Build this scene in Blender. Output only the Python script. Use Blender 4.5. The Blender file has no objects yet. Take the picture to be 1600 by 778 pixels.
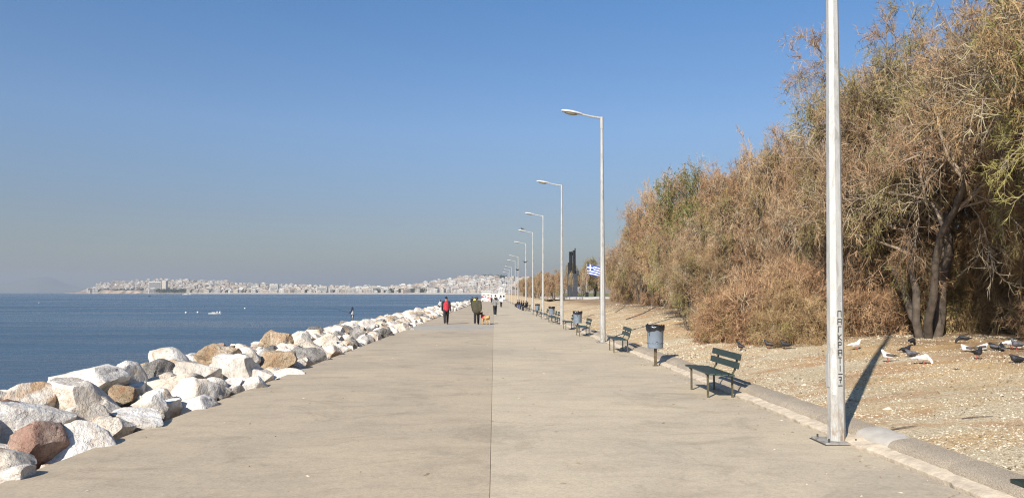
import bpy, bmesh, math, random
import numpy as np
from mathutils import Vector, Matrix, noise
R = math.radians
random.seed(7)
rng = np.random.default_rng(11)
scene = bpy.context.scene
col = scene.collection

# ---------------------------------------------------------------- camera
F = 1186.0 / 1600.0 * 36.0
cam_d = bpy.data.cameras.new('camera')
cam_d.sensor_width = 36.0
cam_d.lens = F
cam_d.clip_start = 0.1
cam_d.clip_end = 40000
cam = bpy.data.objects.new('camera', cam_d)
col.objects.link(cam)
cam.location = (0, 0, 1.85)
cam.rotation_euler = (R(90 + 3.28), 0, R(-1.35))
scene.camera = cam

# ---------------------------------------------------------------- world, sun, exposure
SUN_EL, SUN_AZ = R(33), R(210)          # azimuth measured clockwise from +Y
w = bpy.data.worlds.new('World'); scene.world = w; w.use_nodes = True
nt = w.node_tree
for n in list(nt.nodes): nt.nodes.remove(n)
sky = nt.nodes.new('ShaderNodeTexSky'); sky.sky_type = 'NISHITA'; sky.sun_disc = False
sky.sun_elevation = SUN_EL; sky.sun_rotation = SUN_AZ
sky.altitude = 0; sky.air_density = 1.15; sky.dust_density = 0.6; sky.ozone_density = 2.2
bg = nt.nodes.new('ShaderNodeBackground'); bg.inputs['Strength'].default_value = 0.08
wo = nt.nodes.new('ShaderNodeOutputWorld')
# smoggy winter air: the whole sky, at every bearing, is dulled towards the horizon
tcw = nt.nodes.new('ShaderNodeTexCoord'); sxw = nt.nodes.new('ShaderNodeSeparateXYZ'); nt.links.new(tcw.outputs['Generated'], sxw.inputs[0])
rw = nt.nodes.new('ShaderNodeValToRGB'); el_ = rw.color_ramp.elements
while len(el_) < 5: el_.new(0.5)
for e_, (p_, c_) in zip(el_, [(0.0, (0.42, 0.44, 0.47)), (0.10, (0.50, 0.52, 0.635)), (0.21, (0.595, 0.705, 0.885)), (0.36, (0.455, 0.715, 0.965)), (1.0, (0.455, 0.72, 1.0))]): e_.position = p_; e_.color = (*c_, 1)
nt.links.new(sxw.outputs[2], rw.inputs[0])
mw = nt.nodes.new('ShaderNodeMix'); mw.data_type = 'RGBA'; mw.blend_type = 'MULTIPLY'; mw.inputs[0].default_value = 1.0
nt.links.new(sky.outputs[0], mw.inputs[6]); nt.links.new(rw.outputs[0], mw.inputs[7])
nt.links.new(mw.outputs[2], bg.inputs[0]); nt.links.new(bg.outputs[0], wo.inputs[0])
sd = bpy.data.lights.new('sun', 'SUN'); sd.energy = 4.7; sd.angle = R(0.53); sd.color = (1.0, 0.94, 0.845)
so = bpy.data.objects.new('sun', sd); col.objects.link(so)
sdir = Vector((math.sin(SUN_AZ) * math.cos(SUN_EL), math.cos(SUN_AZ) * math.cos(SUN_EL), math.sin(SUN_EL)))
so.rotation_euler = (-sdir).to_track_quat('-Z', 'Y').to_euler()
so.location = (-20, -30, 40)
vs = scene.view_settings
vs.view_transform = 'Standard'; vs.look = 'None'; vs.exposure = 0.75; vs.gamma = 1.0; vs.use_curve_mapping = False
scene.cycles.use_denoising = True
scene.cycles.denoising_prefilter = 'NONE'
scene.cycles.filter_width = 1.15
scene.cycles.max_bounces = 6
scene.cycles.volume_bounces = 1

# ---------------------------------------------------------------- helpers
ORD = ['first', 'second', 'third', 'fourth', 'fifth', 'sixth', 'seventh', 'eighth', 'ninth', 'tenth', 'eleventh', 'twelfth', 'thirteenth', 'fourteenth', 'fifteenth', 'sixteenth', 'seventeenth', 'eighteenth']
def tag(o, label=None, cat=None, group=None, kind=None):
    if label: o['label'] = label
    if cat: o['category'] = cat
    if group: o['group'] = group
    if kind: o['kind'] = kind
    return o

def empty(name, loc=(0, 0, 0), rz=0.0):
    o = bpy.data.objects.new(name, None); col.objects.link(o)
    o.empty_display_size = 0.2
    o.location = loc; o.rotation_euler = (0, 0, rz)
    return o

def link_mesh(name, me, parent=None):
    o = bpy.data.objects.new(name, me); col.objects.link(o)
    if parent: o.parent = parent
    return o

def np_mesh(name, V, T, mats=(), attr=None, smooth=False, midx=None):
    """mesh of triangles from numpy arrays; attr = per-triangle float 'tone'"""
    me = bpy.data.meshes.new(name)
    V = np.ascontiguousarray(V, dtype=np.float32); T = np.ascontiguousarray(T, dtype=np.int32)
    me.vertices.add(len(V)); me.vertices.foreach_set('co', V.ravel())
    me.loops.add(T.size); me.loops.foreach_set('vertex_index', T.ravel())
    me.polygons.add(len(T)); me.polygons.foreach_set('loop_start', np.arange(0, T.size, 3, dtype=np.int32))
    if smooth: me.polygons.foreach_set('use_smooth', np.ones(len(T), dtype=bool))
    for m in mats: me.materials.append(m)
    if midx is not None: me.polygons.foreach_set('material_index', np.asarray(midx, dtype=np.int32))
    if attr is not None:
        a = me.attributes.new('tone', 'FLOAT', 'FACE'); a.data.foreach_set('value', np.asarray(attr, dtype=np.float32))
    me.update(calc_edges=True)
    return me

class MB:
    def __init__(s): s.v = []; s.f = []; s.m = []; s.mi = 0
    def add(s, vs_, fs):
        b = len(s.v); s.v += [tuple(p) for p in vs_]
        for f in fs: s.f.append(tuple(i + b for i in f)); s.m.append(s.mi)
        return s
    def box(s, c, size, rot=None, bev=0.0):
        x, y, z = (k / 2 for k in size)
        M = (rot.to_matrix() if rot is not None and hasattr(rot, 'to_matrix') else rot) if rot is not None else None
        if bev <= 0:
            P = [Vector((sx * x, sy * y, sz * z)) for sx in (-1, 1) for sy in (-1, 1) for sz in (-1, 1)]
            fs = [(0, 1, 3, 2), (4, 6, 7, 5), (0, 4, 5, 1), (2, 3, 7, 6), (0, 2, 6, 4), (1, 5, 7, 3)]
        else:
            bm = bmesh.new(); bmesh.ops.create_cube(bm, size=1.0)
            for v in bm.verts: v.co = Vector((v.co.x * size[0], v.co.y * size[1], v.co.z * size[2]))
            bmesh.ops.bevel(bm, geom=bm.edges[:], offset=bev, segments=2, affect='EDGES', profile=0.6)
            bm.verts.index_update()
            P = [v.co.copy() for v in bm.verts]; fs = [[v.index for v in f.verts] for f in bm.faces]; bm.free()
        if M is not None: P = [M @ p for p in P]
        c = Vector(c)
        return s.add([p + c for p in P], fs)
    def tube(s, pts, rad, n=8, caps=True, twist=0.0, close=False):
        pts = [Vector(p) for p in pts]
        if not hasattr(rad, '__len__'): rad = [rad] * len(pts)
        vs_ = []; fs = []
        prev = None
        for i, p in enumerate(pts):
            t = (pts[min(i + 1, len(pts) - 1)] - pts[max(i - 1, 0)]).normalized()
            if prev is None:
                a = Vector((1, 0, 0)) if abs(t.x) < 0.9 else Vector((0, 1, 0))
                u = (a - t * a.dot(t)).normalized()
            else:
                u = (prev - t * prev.dot(t)).normalized()
            prev = u; v = t.cross(u)
            for k in range(n):
                an = 2 * math.pi * k / n + twist
                vs_.append(p + (u * math.cos(an) + v * math.sin(an)) * rad[i])
        for i in range(len(pts) - 1):
            for k in range(n):
                a = i * n + k; b = i * n + (k + 1) % n
                fs.append((a, b, b + n, a + n))
        if caps:
            fs.append(tuple(range(n - 1, -1, -1))); e = (len(pts) - 1) * n
            fs.append(tuple(range(e, e + n)))
        return s.add(vs_, fs)
    def lathe(s, prof, n=24, c=(0, 0, 0)):
        vs_ = []; fs = []
        for r, z in prof:
            for k in range(n):
                a = 2 * math.pi * k / n; vs_.append((c[0] + r * math.cos(a), c[1] + r * math.sin(a), c[2] + z))
        for i in range(len(prof) - 1):
            for k in range(n):
                a = i * n + k; b = i * n + (k + 1) % n; fs.append((a, b, b + n, a + n))
        return s.add(vs_, fs)
    def grid(s, fn, nu, nv):
        vs_ = [fn(i / nu, j / nv) for j in range(nv + 1) for i in range(nu + 1)]
        fs = [(j * (nu + 1) + i, j * (nu + 1) + i + 1, (j + 1) * (nu + 1) + i + 1, (j + 1) * (nu + 1) + i) for j in range(nv) for i in range(nu)]
        return s.add(vs_, fs)
    def mesh(s, name, mats, smooth=False):
        me = bpy.data.meshes.new(name); me.from_pydata(s.v, [], s.f)
        for m in (mats if isinstance(mats, (list, tuple)) else [mats]): me.materials.append(m)
        if any(s.m): me.polygons.foreach_set('material_index', s.m)
        if smooth:
            me.polygons.foreach_set('use_smooth', [True] * len(s.f))
        me.update(); return me
    def build(s, name, mats, parent=None, smooth=False, auto=None):
        me = s.mesh(name, mats, smooth or auto is not None)
        if auto is not None: me.set_sharp_from_angle(angle=R(auto))
        return link_mesh(name, me, parent)

def copy_tree(o, parent=None):
    c = o.copy(); col.objects.link(c)
    c.parent = parent
    for ch in o.children: copy_tree(ch, c)
    return c

# ---------------------------------------------------------------- materials
def new_mat(name):
    m = bpy.data.materials.new(name); m.use_nodes = True
    t = m.node_tree; b = t.nodes['Principled BSDF']
    return m, t, b

def nd(t, typ, **kw):
    n = t.nodes.new(typ)
    for k, v in kw.items():
        if k.startswith('i_'): n.inputs[k[2:].replace('_', ' ')].default_value = v
        else: setattr(n, k, v)
    return n

def ramp(t, stops, interp='LINEAR'):
    n = t.nodes.new('ShaderNodeValToRGB'); n.color_ramp.interpolation = interp
    els = n.color_ramp.elements
    while len(els) < len(stops): els.new(0.5)
    for e, (p, c) in zip(els, stops): e.position = p; e.color = (*c, 1)
    return n

def mixc(t, fac, a, b, mode='MIX'):
    n = nd(t, 'ShaderNodeMix', data_type='RGBA', blend_type=mode)
    for s_, v in ((0, fac), (6, a), (7, b)):
        if hasattr(v, 'type'): t.links.new(v, n.inputs[s_])
        elif s_ == 0: n.inputs[0].default_value = v
        else: n.inputs[s_].default_value = (*v, 1)
    return n.outputs[2]

def coords(t, kind='Object', scale=(1, 1, 1), rnd=False):
    tc = nd(t, 'ShaderNodeTexCoord'); mp = nd(t, 'ShaderNodeMapping'); mp.inputs['Scale'].default_value = scale
    if kind == 'World':
        g = nd(t, 'ShaderNodeNewGeometry'); t.links.new(g.outputs['Position'], mp.inputs[0])
    else: t.links.new(tc.outputs[kind], mp.inputs[0])
    out = mp.outputs[0]
    if rnd:
        oi = nd(t, 'ShaderNodeObjectInfo'); mu = nd(t, 'ShaderNodeMath', operation='MULTIPLY'); mu.inputs[1].default_value = 57.0
        t.links.new(oi.outputs['Random'], mu.inputs[0])
        ad = nd(t, 'ShaderNodeVectorMath', operation='ADD'); t.links.new(out, ad.inputs[0]); t.links.new(mu.outputs[0], ad.inputs[1])
        out = ad.outputs[0]
    return out

def nz(t, vec, scale, detail=4, rough=0.55, dist=0.0):
    n = nd(t, 'ShaderNodeTexNoise'); n.inputs['Scale'].default_value = scale; n.inputs['Detail'].default_value = detail
    n.inputs['Roughness'].default_value = rough; n.inputs['Distortion'].default_value = dist
    t.links.new(vec, n.inputs['Vector']); return n.outputs['Fac']

def bump(t, b, h, strength, dist, prev=None):
    n = nd(t, 'ShaderNodeBump'); n.inputs['Strength'].default_value = strength; n.inputs['Distance'].default_value = dist
    t.links.new(h, n.inputs['Height'])
    if prev is not None: t.links.new(prev, n.inputs['Normal'])
    t.links.new(n.outputs[0], b.inputs['Normal']); return n.outputs[0]

def simple(name, c, rough=0.6, var=0.12, scale=6, metal=0.0, bmp=0.0, bscale=40, spec=0.4, kind='Object', rnd=False):
    m, t, b = new_mat(name)
    v = coords(t, kind, rnd=rnd)
    n = nz(t, v, scale, 5)
    r = ramp(t, [(0.3, tuple(k * (1 - var) for k in c)), (0.7, tuple(min(1, k * (1 + var)) for k in c))])
    t.links.new(n, r.inputs[0]); t.links.new(r.outputs[0], b.inputs['Base Color'])
    b.inputs['Roughness'].default_value = rough; b.inputs['Metallic'].default_value = metal
    b.inputs['Specular IOR Level'].default_value = spec
    if bmp: bump(t, b, nz(t, v, bscale, 4), bmp, 0.01)
    return m

def ramp_attr(name, stops, rough=0.8, spec=0.2, vary=False):
    m, t, b = new_mat(name)
    a = nd(t, 'ShaderNodeAttribute', attribute_name='tone'); r = ramp(t, stops)
    t.links.new(a.outputs['Fac'], r.inputs[0]); t.links.new(r.outputs[0], b.inputs['Base Color'])
    if vary:                                           # each plant has its own cast, dusty grey to olive
        oi = nd(t, 'ShaderNodeObjectInfo'); r2 = ramp(t, [(0.0, (0.90, 0.84, 0.78)), (0.3, (1.14, 1.0, 0.88)), (0.55, (1.0, 0.97, 0.90)), (0.8, (0.98, 0.96, 0.76)), (1.0, (1.18, 1.06, 0.96))])
        t.links.new(oi.outputs['Random'], r2.inputs[0]); t.links.new(mixc(t, 1.0, r.outputs[0], r2.outputs[0], 'MULTIPLY'), b.inputs['Base Color'])
    b.inputs['Roughness'].default_value = rough; b.inputs['Specular IOR Level'].default_value = spec
    return m

def concrete(name, base, warm, dark):
    m, t, b = new_mat(name)
    v = coords(t, 'World')
    big = nz(t, v, 0.22, 5, 0.6, 0.4); mid = nz(t, coords(t, 'World', (0.7, 1.6, 1)), 1.3, 6, 0.65, 0.6)
    fine = nz(t, v, 14, 6, 0.75); grain = nz(t, coords(t, 'World', (1, 1, 1)), 42, 3, 0.8)
    r1 = ramp(t, [(0.32, dark), (0.5, base), (0.68, warm)]); t.links.new(big, r1.inputs[0])
    r2 = ramp(t, [(0.3, (0.86, 0.85, 0.84)), (0.5, (1, 1, 1)), (0.7, (1.06, 1.055, 1.03))]); t.links.new(mid, r2.inputs[0])
    c = mixc(t, 1.0, r1.outputs[0], r2.outputs[0], 'MULTIPLY')
    r3 = ramp(t, [(0.3, (0.86, 0.86, 0.86)), (0.55, (1, 1, 1)), (0.8, (1.08, 1.08, 1.08))]); t.links.new(fine, r3.inputs[0])
    c = mixc(t, 1.0, c, r3.outputs[0], 'MULTIPLY')
    r4 = ramp(t, [(0.34, (0.80, 0.79, 0.78)), (0.5, (1, 1, 1)), (0.66, (1.13, 1.13, 1.12))]); t.links.new(grain, r4.inputs[0])
    c = mixc(t, 0.8, c, r4.outputs[0], 'MULTIPLY')
    # scattered dark drip marks and tyre-rubbed streaks
    st = nz(t, coords(t, 'World', (0.35, 2.6, 1)), 1.7, 7, 0.72, 1.2)
    r5 = ramp(t, [(0.60, (1, 1, 1)), (0.74, (0.86, 0.85, 0.835))]); t.links.new(st, r5.inputs[0])
    c = mixc(t, 1.0, c, r5.outputs[0], 'MULTIPLY')
    vo = nd(t, 'ShaderNodeTexVoronoi'); vo.inputs['Scale'].default_value = 0.9; vo.inputs['Randomness'].default_value = 1
    t.links.new(v, vo.inputs['Vector'])
    r6 = ramp(t, [(0.018, (0.45, 0.43, 0.4)), (0.03, (1, 1, 1))]); t.links.new(vo.outputs['Distance'], r6.inputs[0])
    c = mixc(t, 1.0, c, r6.outputs[0], 'MULTIPLY')
    pt = nz(t, v, 0.55, 7, 0.72, 1.5); r7 = ramp(t, [(0.36, (0.84, 0.835, 0.83)), (0.46, (1, 1, 1)), (0.62, (1, 1, 1)), (0.7, (1.07, 1.06, 1.04))]); t.links.new(pt, r7.inputs[0])
    c = mixc(t, 1.0, c, r7.outputs[0], 'MULTIPLY')
    ru = nz(t, coords(t, 'World', (1, 1, 1)), 0.33, 3, 0.5); r8 = ramp(t, [(0.70, (0, 0, 0)), (0.78, (0.55, 0.55, 0.55))]); t.links.new(ru, r8.inputs[0])
    c = mixc(t, r8.outputs[0], c, (0.50, 0.36, 0.20))
    t.links.new(c, b.inputs['Base Color'])
    b.inputs['Roughness'].default_value = 0.82; b.inputs['Specular IOR Level'].default_value = 0.3
    p = bump(t, b, grain, 0.25, 0.004); p = bump(t, b, fine, 0.3, 0.006, p); bump(t, b, mid, 0.35, 0.02, p)
    return m

M = {}
M['conc_l'] = concrete('concrete_worn', (0.435, 0.353, 0.25), (0.483, 0.393, 0.274), (0.375, 0.31, 0.226))
M['conc_r'] = concrete('concrete_yellowed', (0.495, 0.411, 0.295), (0.54, 0.45, 0.315), (0.425, 0.357, 0.265))
M['conc_g'] = concrete('concrete_grey', (0.39, 0.35, 0.295), (0.41, 0.365, 0.30), (0.35, 0.32, 0.275))
M['conc_side'] = simple('concrete_side', (0.3, 0.27, 0.23), 0.9, 0.2, 2, bmp=0.5, bscale=18)
M['mortar'] = simple('mortar_cream', (0.52, 0.43, 0.32), 0.9, 0.22, 7, bmp=0.9, bscale=30, kind='World')
M['repair'] = simple('repair_concrete', (0.42, 0.385, 0.335), 0.85, 0.15, 5, bmp=0.4, bscale=60)

def granite():
    m, t, b = new_mat('granite')
    v = coords(t, 'World'); f = nz(t, v, 95, 3, 0.75); g = nz(t, v, 1.2, 4)
    r = ramp(t, [(0.34, (0.135, 0.108, 0.083)), (0.45, (0.30, 0.25, 0.19)), (0.56, (0.39, 0.33, 0.252)), (0.68, (0.55, 0.475, 0.38))]); t.links.new(f, r.inputs[0])
    r2 = ramp(t, [(0.3, (0.82, 0.80, 0.78)), (0.7, (1.1, 1.08, 1.04))]); t.links.new(g, r2.inputs[0])
    t.links.new(mixc(t, 1, r.outputs[0], r2.outputs[0], 'MULTIPLY'), b.inputs['Base Color'])
    b.inputs['Roughness'].default_value = 0.8
    bump(t, b, f, 0.5, 0.01); return m
M['granite'] = granite()

def park_ground():
    m, t, b = new_mat('dry_gravel_soil')
    v = coords(t, 'World')
    a = nz(t, v, 24, 5, 0.75); bgn = nz(t, coords(t, 'World', (0.35, 0.9, 1)), 0.5, 5, 0.6, 0.5); c2 = nz(t, v, 90, 3, 0.7); lit = nz(t, coords(t, 'World', (0.45, 1.1, 1)), 0.8, 6, 0.7, 0.8)
    r = ramp(t, [(0.33, (0.28, 0.215, 0.14)), (0.48, (0.53, 0.45, 0.315)), (0.66, (0.69, 0.61, 0.455))]); t.links.new(a, r.inputs[0])
    r2 = ramp(t, [(0.36, (0.98, 0.78, 0.55)), (0.5, (1, 0.97, 0.92)), (0.66, (1.06, 1.03, 0.98))]); t.links.new(bgn, r2.inputs[0])
    c = mixc(t, 1, r.outputs[0], r2.outputs[0], 'MULTIPLY')
    r3 = ramp(t, [(0.35, (0.66, 0.62, 0.58)), (0.52, (1, 1, 1)), (0.7, (1.15, 1.13, 1.1))]); t.links.new(c2, r3.inputs[0])
    c = mixc(t, 1, c, r3.outputs[0], 'MULTIPLY')
    # rust-brown needle litter drifts
    r4 = ramp(t, [(0.50, (0, 0, 0)), (0.62, (0.9, 0.9, 0.9))]); t.links.new(lit, r4.inputs[0])
    c = mixc(t, r4.outputs[0], c, (0.40, 0.235, 0.12))
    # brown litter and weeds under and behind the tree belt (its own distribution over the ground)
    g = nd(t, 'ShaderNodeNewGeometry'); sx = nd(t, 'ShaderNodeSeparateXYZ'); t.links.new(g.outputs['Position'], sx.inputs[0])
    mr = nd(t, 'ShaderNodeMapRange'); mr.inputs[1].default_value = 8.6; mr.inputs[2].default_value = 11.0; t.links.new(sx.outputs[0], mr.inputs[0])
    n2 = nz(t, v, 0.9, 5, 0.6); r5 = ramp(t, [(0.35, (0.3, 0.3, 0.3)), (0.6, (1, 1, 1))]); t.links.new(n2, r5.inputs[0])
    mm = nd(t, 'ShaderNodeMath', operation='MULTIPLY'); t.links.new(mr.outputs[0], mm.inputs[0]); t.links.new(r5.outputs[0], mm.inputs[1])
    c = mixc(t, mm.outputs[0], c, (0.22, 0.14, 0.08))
    mr2 = nd(t, 'ShaderNodeMapRange'); mr2.inputs[1].default_value = 21; mr2.inputs[2].default_value = 23; t.links.new(sx.outputs[0], mr2.inputs[0])
    n3 = nz(t, v, 0.35, 4); r6 = ramp(t, [(0.42, (0, 0, 0)), (0.5, (1, 1, 1))]); t.links.new(n3, r6.inputs[0])
    m3 = nd(t, 'ShaderNodeMath', operation='MULTIPLY'); t.links.new(mr2.outputs[0], m3.inputs[0]); t.links.new(r6.outputs[0], m3.inputs[1])
    c = mixc(t, m3.outputs[0], c, (0.11, 0.15, 0.03))
    t.links.new(c, b.inputs['Base Color']); b.inputs['Roughness'].default_value = 0.95; b.inputs['Specular IOR Level'].default_value = 0.15
    p = bump(t, b, a, 0.8, 0.03); bump(t, b, c2, 0.5, 0.01, p)
    return m
M['park'] = park_ground()

def rock_mat(name, c_lo, c_mid, c_hi, stain, stain_amt, pits=0.0):
    m, t, b = new_mat(name)
    v = coords(t, 'Object', rnd=True)
    a = nz(t, v, 1.6, 8, 0.62, 0.5); f = nz(t, v, 14, 6, 0.7); s = nz(t, v, 0.9, 5, 0.6, 1.0); h = nz(t, v, 5, 6, 0.65)
    r = ramp(t, [(0.32, c_lo), (0.5, c_mid), (0.66, c_hi)]); t.links.new(a, r.inputs[0])
    r2 = ramp(t, [(0.62 - stain_amt * 0.3, (0, 0, 0)), (0.74 - stain_amt * 0.3, (1, 1, 1))]); t.links.new(s, r2.inputs[0])
    c = mixc(t, r2.outputs[0], r.outputs[0], stain)
    r3 = ramp(t, [(0.28, (0.55, 0.53, 0.5)), (0.45, (1, 1, 1)), (0.75, (1.08, 1.07, 1.05))]); t.links.new(f, r3.inputs[0])
    c = mixc(t, 0.8, c, r3.outputs[0], 'MULTIPLY')
    # fissure lines
    vo = nd(t, 'ShaderNodeTexVoronoi', feature='DISTANCE_TO_EDGE'); vo.inputs['Scale'].default_value = 1.9
    wv = nd(t, 'ShaderNodeVectorMath', operation='ADD'); t.links.new(v, wv.inputs[0])
    nv = nd(t, 'ShaderNodeTexNoise'); nv.inputs['Scale'].default_value = 2.5; nv.inputs['Detail'].default_value = 5; t.links.new(v, nv.inputs['Vector']); t.links.new(nv.outputs['Color'], wv.inputs[1])
    t.links.new(wv.outputs[0], vo.inputs['Vector'])
    r4 = ramp(t, [(0.0, (0.5, 0.42, 0.34)), (0.02, (1, 1, 1))]); t.links.new(vo.outputs['Distance'], r4.inputs[0])
    c = mixc(t, 0.55, c, r4.outputs[0], 'MULTIPLY')
    t.links.new(c, b.inputs['Base Color']); b.inputs['Roughness'].default_value = 0.88; b.inputs['Specular IOR Level'].default_value = 0.25
    p = bump(t, b, h, 0.65 + pits * 0.3, 0.09 + 0.1 * pits); p = bump(t, b, f, 0.5 + pits * 0.4, 0.03 + 0.05 * pits, p)
    bump(t, b, r4.outputs[0], 0.4, 0.02, p)
    return m
M['rk_white'] = rock_mat('limestone_white', (0.50, 0.44, 0.37), (0.66, 0.61, 0.54), (0.76, 0.73, 0.68), (0.50, 0.37, 0.25), 0.25)
M['rk_cream'] = rock_mat('limestone_cream', (0.46, 0.385, 0.30), (0.62, 0.55, 0.46), (0.72, 0.67, 0.60), (0.46, 0.31, 0.19), 0.35, 0.3)
M['rk_red'] = rock_mat('rock_reddish', (0.27, 0.15, 0.11), (0.37, 0.225, 0.17), (0.50, 0.36, 0.28), (0.6, 0.52, 0.44), 0.2, 0.5)
M['rk_ochre'] = rock_mat('rock_ochre', (0.36, 0.25, 0.15), (0.52, 0.40, 0.27), (0.65, 0.55, 0.42), (0.44, 0.26, 0.14), 0.3, 0.9)
M['rk_grey'] = rock_mat('rock_grey', (0.16, 0.145, 0.13), (0.29, 0.27, 0.245), (0.46, 0.43, 0.39), (0.5, 0.42, 0.33), 0.2, 1.0)
M['rubble'] = rock_mat('rubble_core', (0.12, 0.10, 0.085), (0.22, 0.19, 0.155), (0.34, 0.30, 0.25), (0.25, 0.17, 0.11), 0.3, 0.6)

def sea_mat():
    m, t, b = new_mat('sea_water')
    v = coords(t, 'World', (0.28, 1.0, 1)); v2 = coords(t, 'World', (0.05, 0.12, 1))
    n1 = nz(t, v, 0.9, 5, 0.6, 0.3); n2 = nz(t, v, 3.6, 4, 0.6, 0.2); n3 = nz(t, v2, 0.12, 4, 0.6, 0.3)
    n4 = nz(t, coords(t, 'World', (0.012, 0.06, 1)), 1.0, 5, 0.65, 0.6)
    av = nd(t, 'ShaderNodeMath', operation='ADD'); t.links.new(n3, av.inputs[0]); t.links.new(n4, av.inputs[1])
    hf = nd(t, 'ShaderNodeMath', operation='MULTIPLY'); hf.inputs[1].default_value = 0.5; t.links.new(av.outputs[0], hf.inputs[0])
    r = ramp(t, [(0.38, (0.026, 0.056, 0.093)), (0.5, (0.044, 0.081, 0.121)), (0.62, (0.066, 0.108, 0.15))]); t.links.new(hf.outputs[0], r.inputs[0])
    t.links.new(r.outputs[0], b.inputs['Base Color'])
    rr_ = ramp(t, [(0.38, (0.14, 0.14, 0.14)), (0.62, (0.34, 0.34, 0.34))]); t.links.new(n4, rr_.inputs[0]); t.links.new(rr_.outputs[0], b.inputs['Roughness']); b.inputs['IOR'].default_value = 1.333
    p = bump(t, b, n1, 1.0, 0.42); p = bump(t, b, n2, 1.0, 0.09, p)
    bump(t, b, n3, 0.6, 1.2, p)
    return m
M['sea'] = sea_mat()

M['pole'] = None
def pole_mat():
    m, t, b = new_mat('galvanised_pole_paint')
    v = coords(t, 'Object', (1, 1, 0.25)); a = nz(t, v, 9, 6, 0.7, 0.8); f = nz(t, coords(t, 'Object'), 45, 4, 0.7)
    r = ramp(t, [(0.36, (0.30, 0.29, 0.265)), (0.48, (0.41, 0.40, 0.375)), (0.7, (0.50, 0.49, 0.465))]); t.links.new(a, r.inputs[0])
    r2 = ramp(t, [(0.30, (0.62, 0.6, 0.55)), (0.42, (1, 1, 1))]); t.links.new(f, r2.inputs[0])
    c = mixc(t, 0.6, r.outputs[0], r2.outputs[0], 'MULTIPLY')
    sp = nd(t, 'ShaderNodeSeparateXYZ'); t.links.new(coords(t, 'Object'), sp.inputs[0])
    mr = nd(t, 'ShaderNodeMapRange'); mr.inputs[1].default_value = 0.75; mr.inputs[2].default_value = 0.0; t.links.new(sp.outputs[2], mr.inputs[0])
    rs = ramp(t, [(0.44, (0, 0, 0)), (0.6, (1, 1, 1))]); t.links.new(nz(t, coords(t, 'Object', (1, 1, 0.4)), 14, 6, 0.7), rs.inputs[0])
    mm = nd(t, 'ShaderNodeMath', operation='MULTIPLY'); t.links.new(mr.outputs[0], mm.inputs[0]); t.links.new(rs.outputs[0], mm.inputs[1])
    c = mixc(t, mm.outputs[0], c, (0.24, 0.17, 0.11)); t.links.new(c, b.inputs['Base Color'])
    b.inputs['Roughness'].default_value = 0.5; b.inputs['Metallic'].default_value = 0.15
    bump(t, b, f, 0.15, 0.004); return m
M['pole'] = pole_mat()
M['plate'] = simple('rusty_plate', (0.30, 0.28, 0.25), 0.7, 0.35, 12, 0.2, 0.3)
M['plate_dark'] = simple('dark_plate', (0.05, 0.048, 0.045), 0.6, 0.3, 12)
M['lamp_case'] = simple('lamp_housing', (0.50, 0.49, 0.46), 0.45, 0.15, 8)
M['lens'] = simple('lamp_lens', (0.27, 0.25, 0.17), 0.2, 0.2, 30, spec=0.6)
M['ink'] = simple('black_marker', (0.04, 0.038, 0.037), 0.7, 0.3, 60)
M['sticker'] = simple('weathered_sticker', (0.58, 0.56, 0.5), 0.8, 0.25, 25)
M['bench'] = simple('bench_green_paint', (0.022, 0.037, 0.030), 0.45, 0.25, 9, bmp=0.12, bscale=30, rnd=True)
M['bench_end'] = simple('worn_end_grain', (0.10, 0.16, 0.13), 0.7, 0.5, 30)
M['leg'] = simple('bench_leg_steel', (0.10, 0.088, 0.052), 0.55, 0.35, 14, 0.3)
M['leg_dark'] = simple('bench_leg_dark', (0.035, 0.035, 0.03), 0.5, 0.3, 14, 0.2)
M['bin'] = simple('bin_blue_grey', (0.17, 0.205, 0.25), 0.5, 0.18, 5, 0.1, 0.1)
M['bin_post'] = simple('bin_post_rust', (0.13, 0.095, 0.055), 0.7, 0.4, 12, 0.2, 0.3)
M['bag'] = simple('black_bin_bag', (0.012, 0.012, 0.014), 0.28, 0.2, 10, bmp=0.8, bscale=14, spec=0.6)
M['hole'] = simple('dark_hole', (0.01, 0.01, 0.012), 0.9)
M['bark'] = simple('tamarisk_bark', (0.085, 0.066, 0.05), 0.95, 0.45, 5, bmp=1.0, bscale=16)
M['branch'] = simple('pale_branch', (0.27, 0.215, 0.16), 0.9, 0.3, 3)
M['twig'] = ramp_attr('tamarisk_twigs', [(0.0, (0.23, 0.15, 0.088)), (0.3, (0.34, 0.235, 0.148)), (0.52, (0.44, 0.33, 0.225)), (0.68, (0.31, 0.26, 0.125)), (0.82, (0.235, 0.23, 0.085)), (0.93, (0.46, 0.395, 0.32)), (1.0, (0.50, 0.43, 0.355))], vary=True)
M['leafg'] = ramp_attr('green_leaf', [(0, (0.05, 0.085, 0.02)), (1, (0.12, 0.16, 0.035))])
M['chip'] = ramp_attr('gravel_chip', [(0.0, (0.22, 0.155, 0.09)), (0.25, (0.47, 0.39, 0.27)), (0.6, (0.61, 0.535, 0.40)), (1.0, (0.64, 0.57, 0.45))], 0.9)

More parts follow.
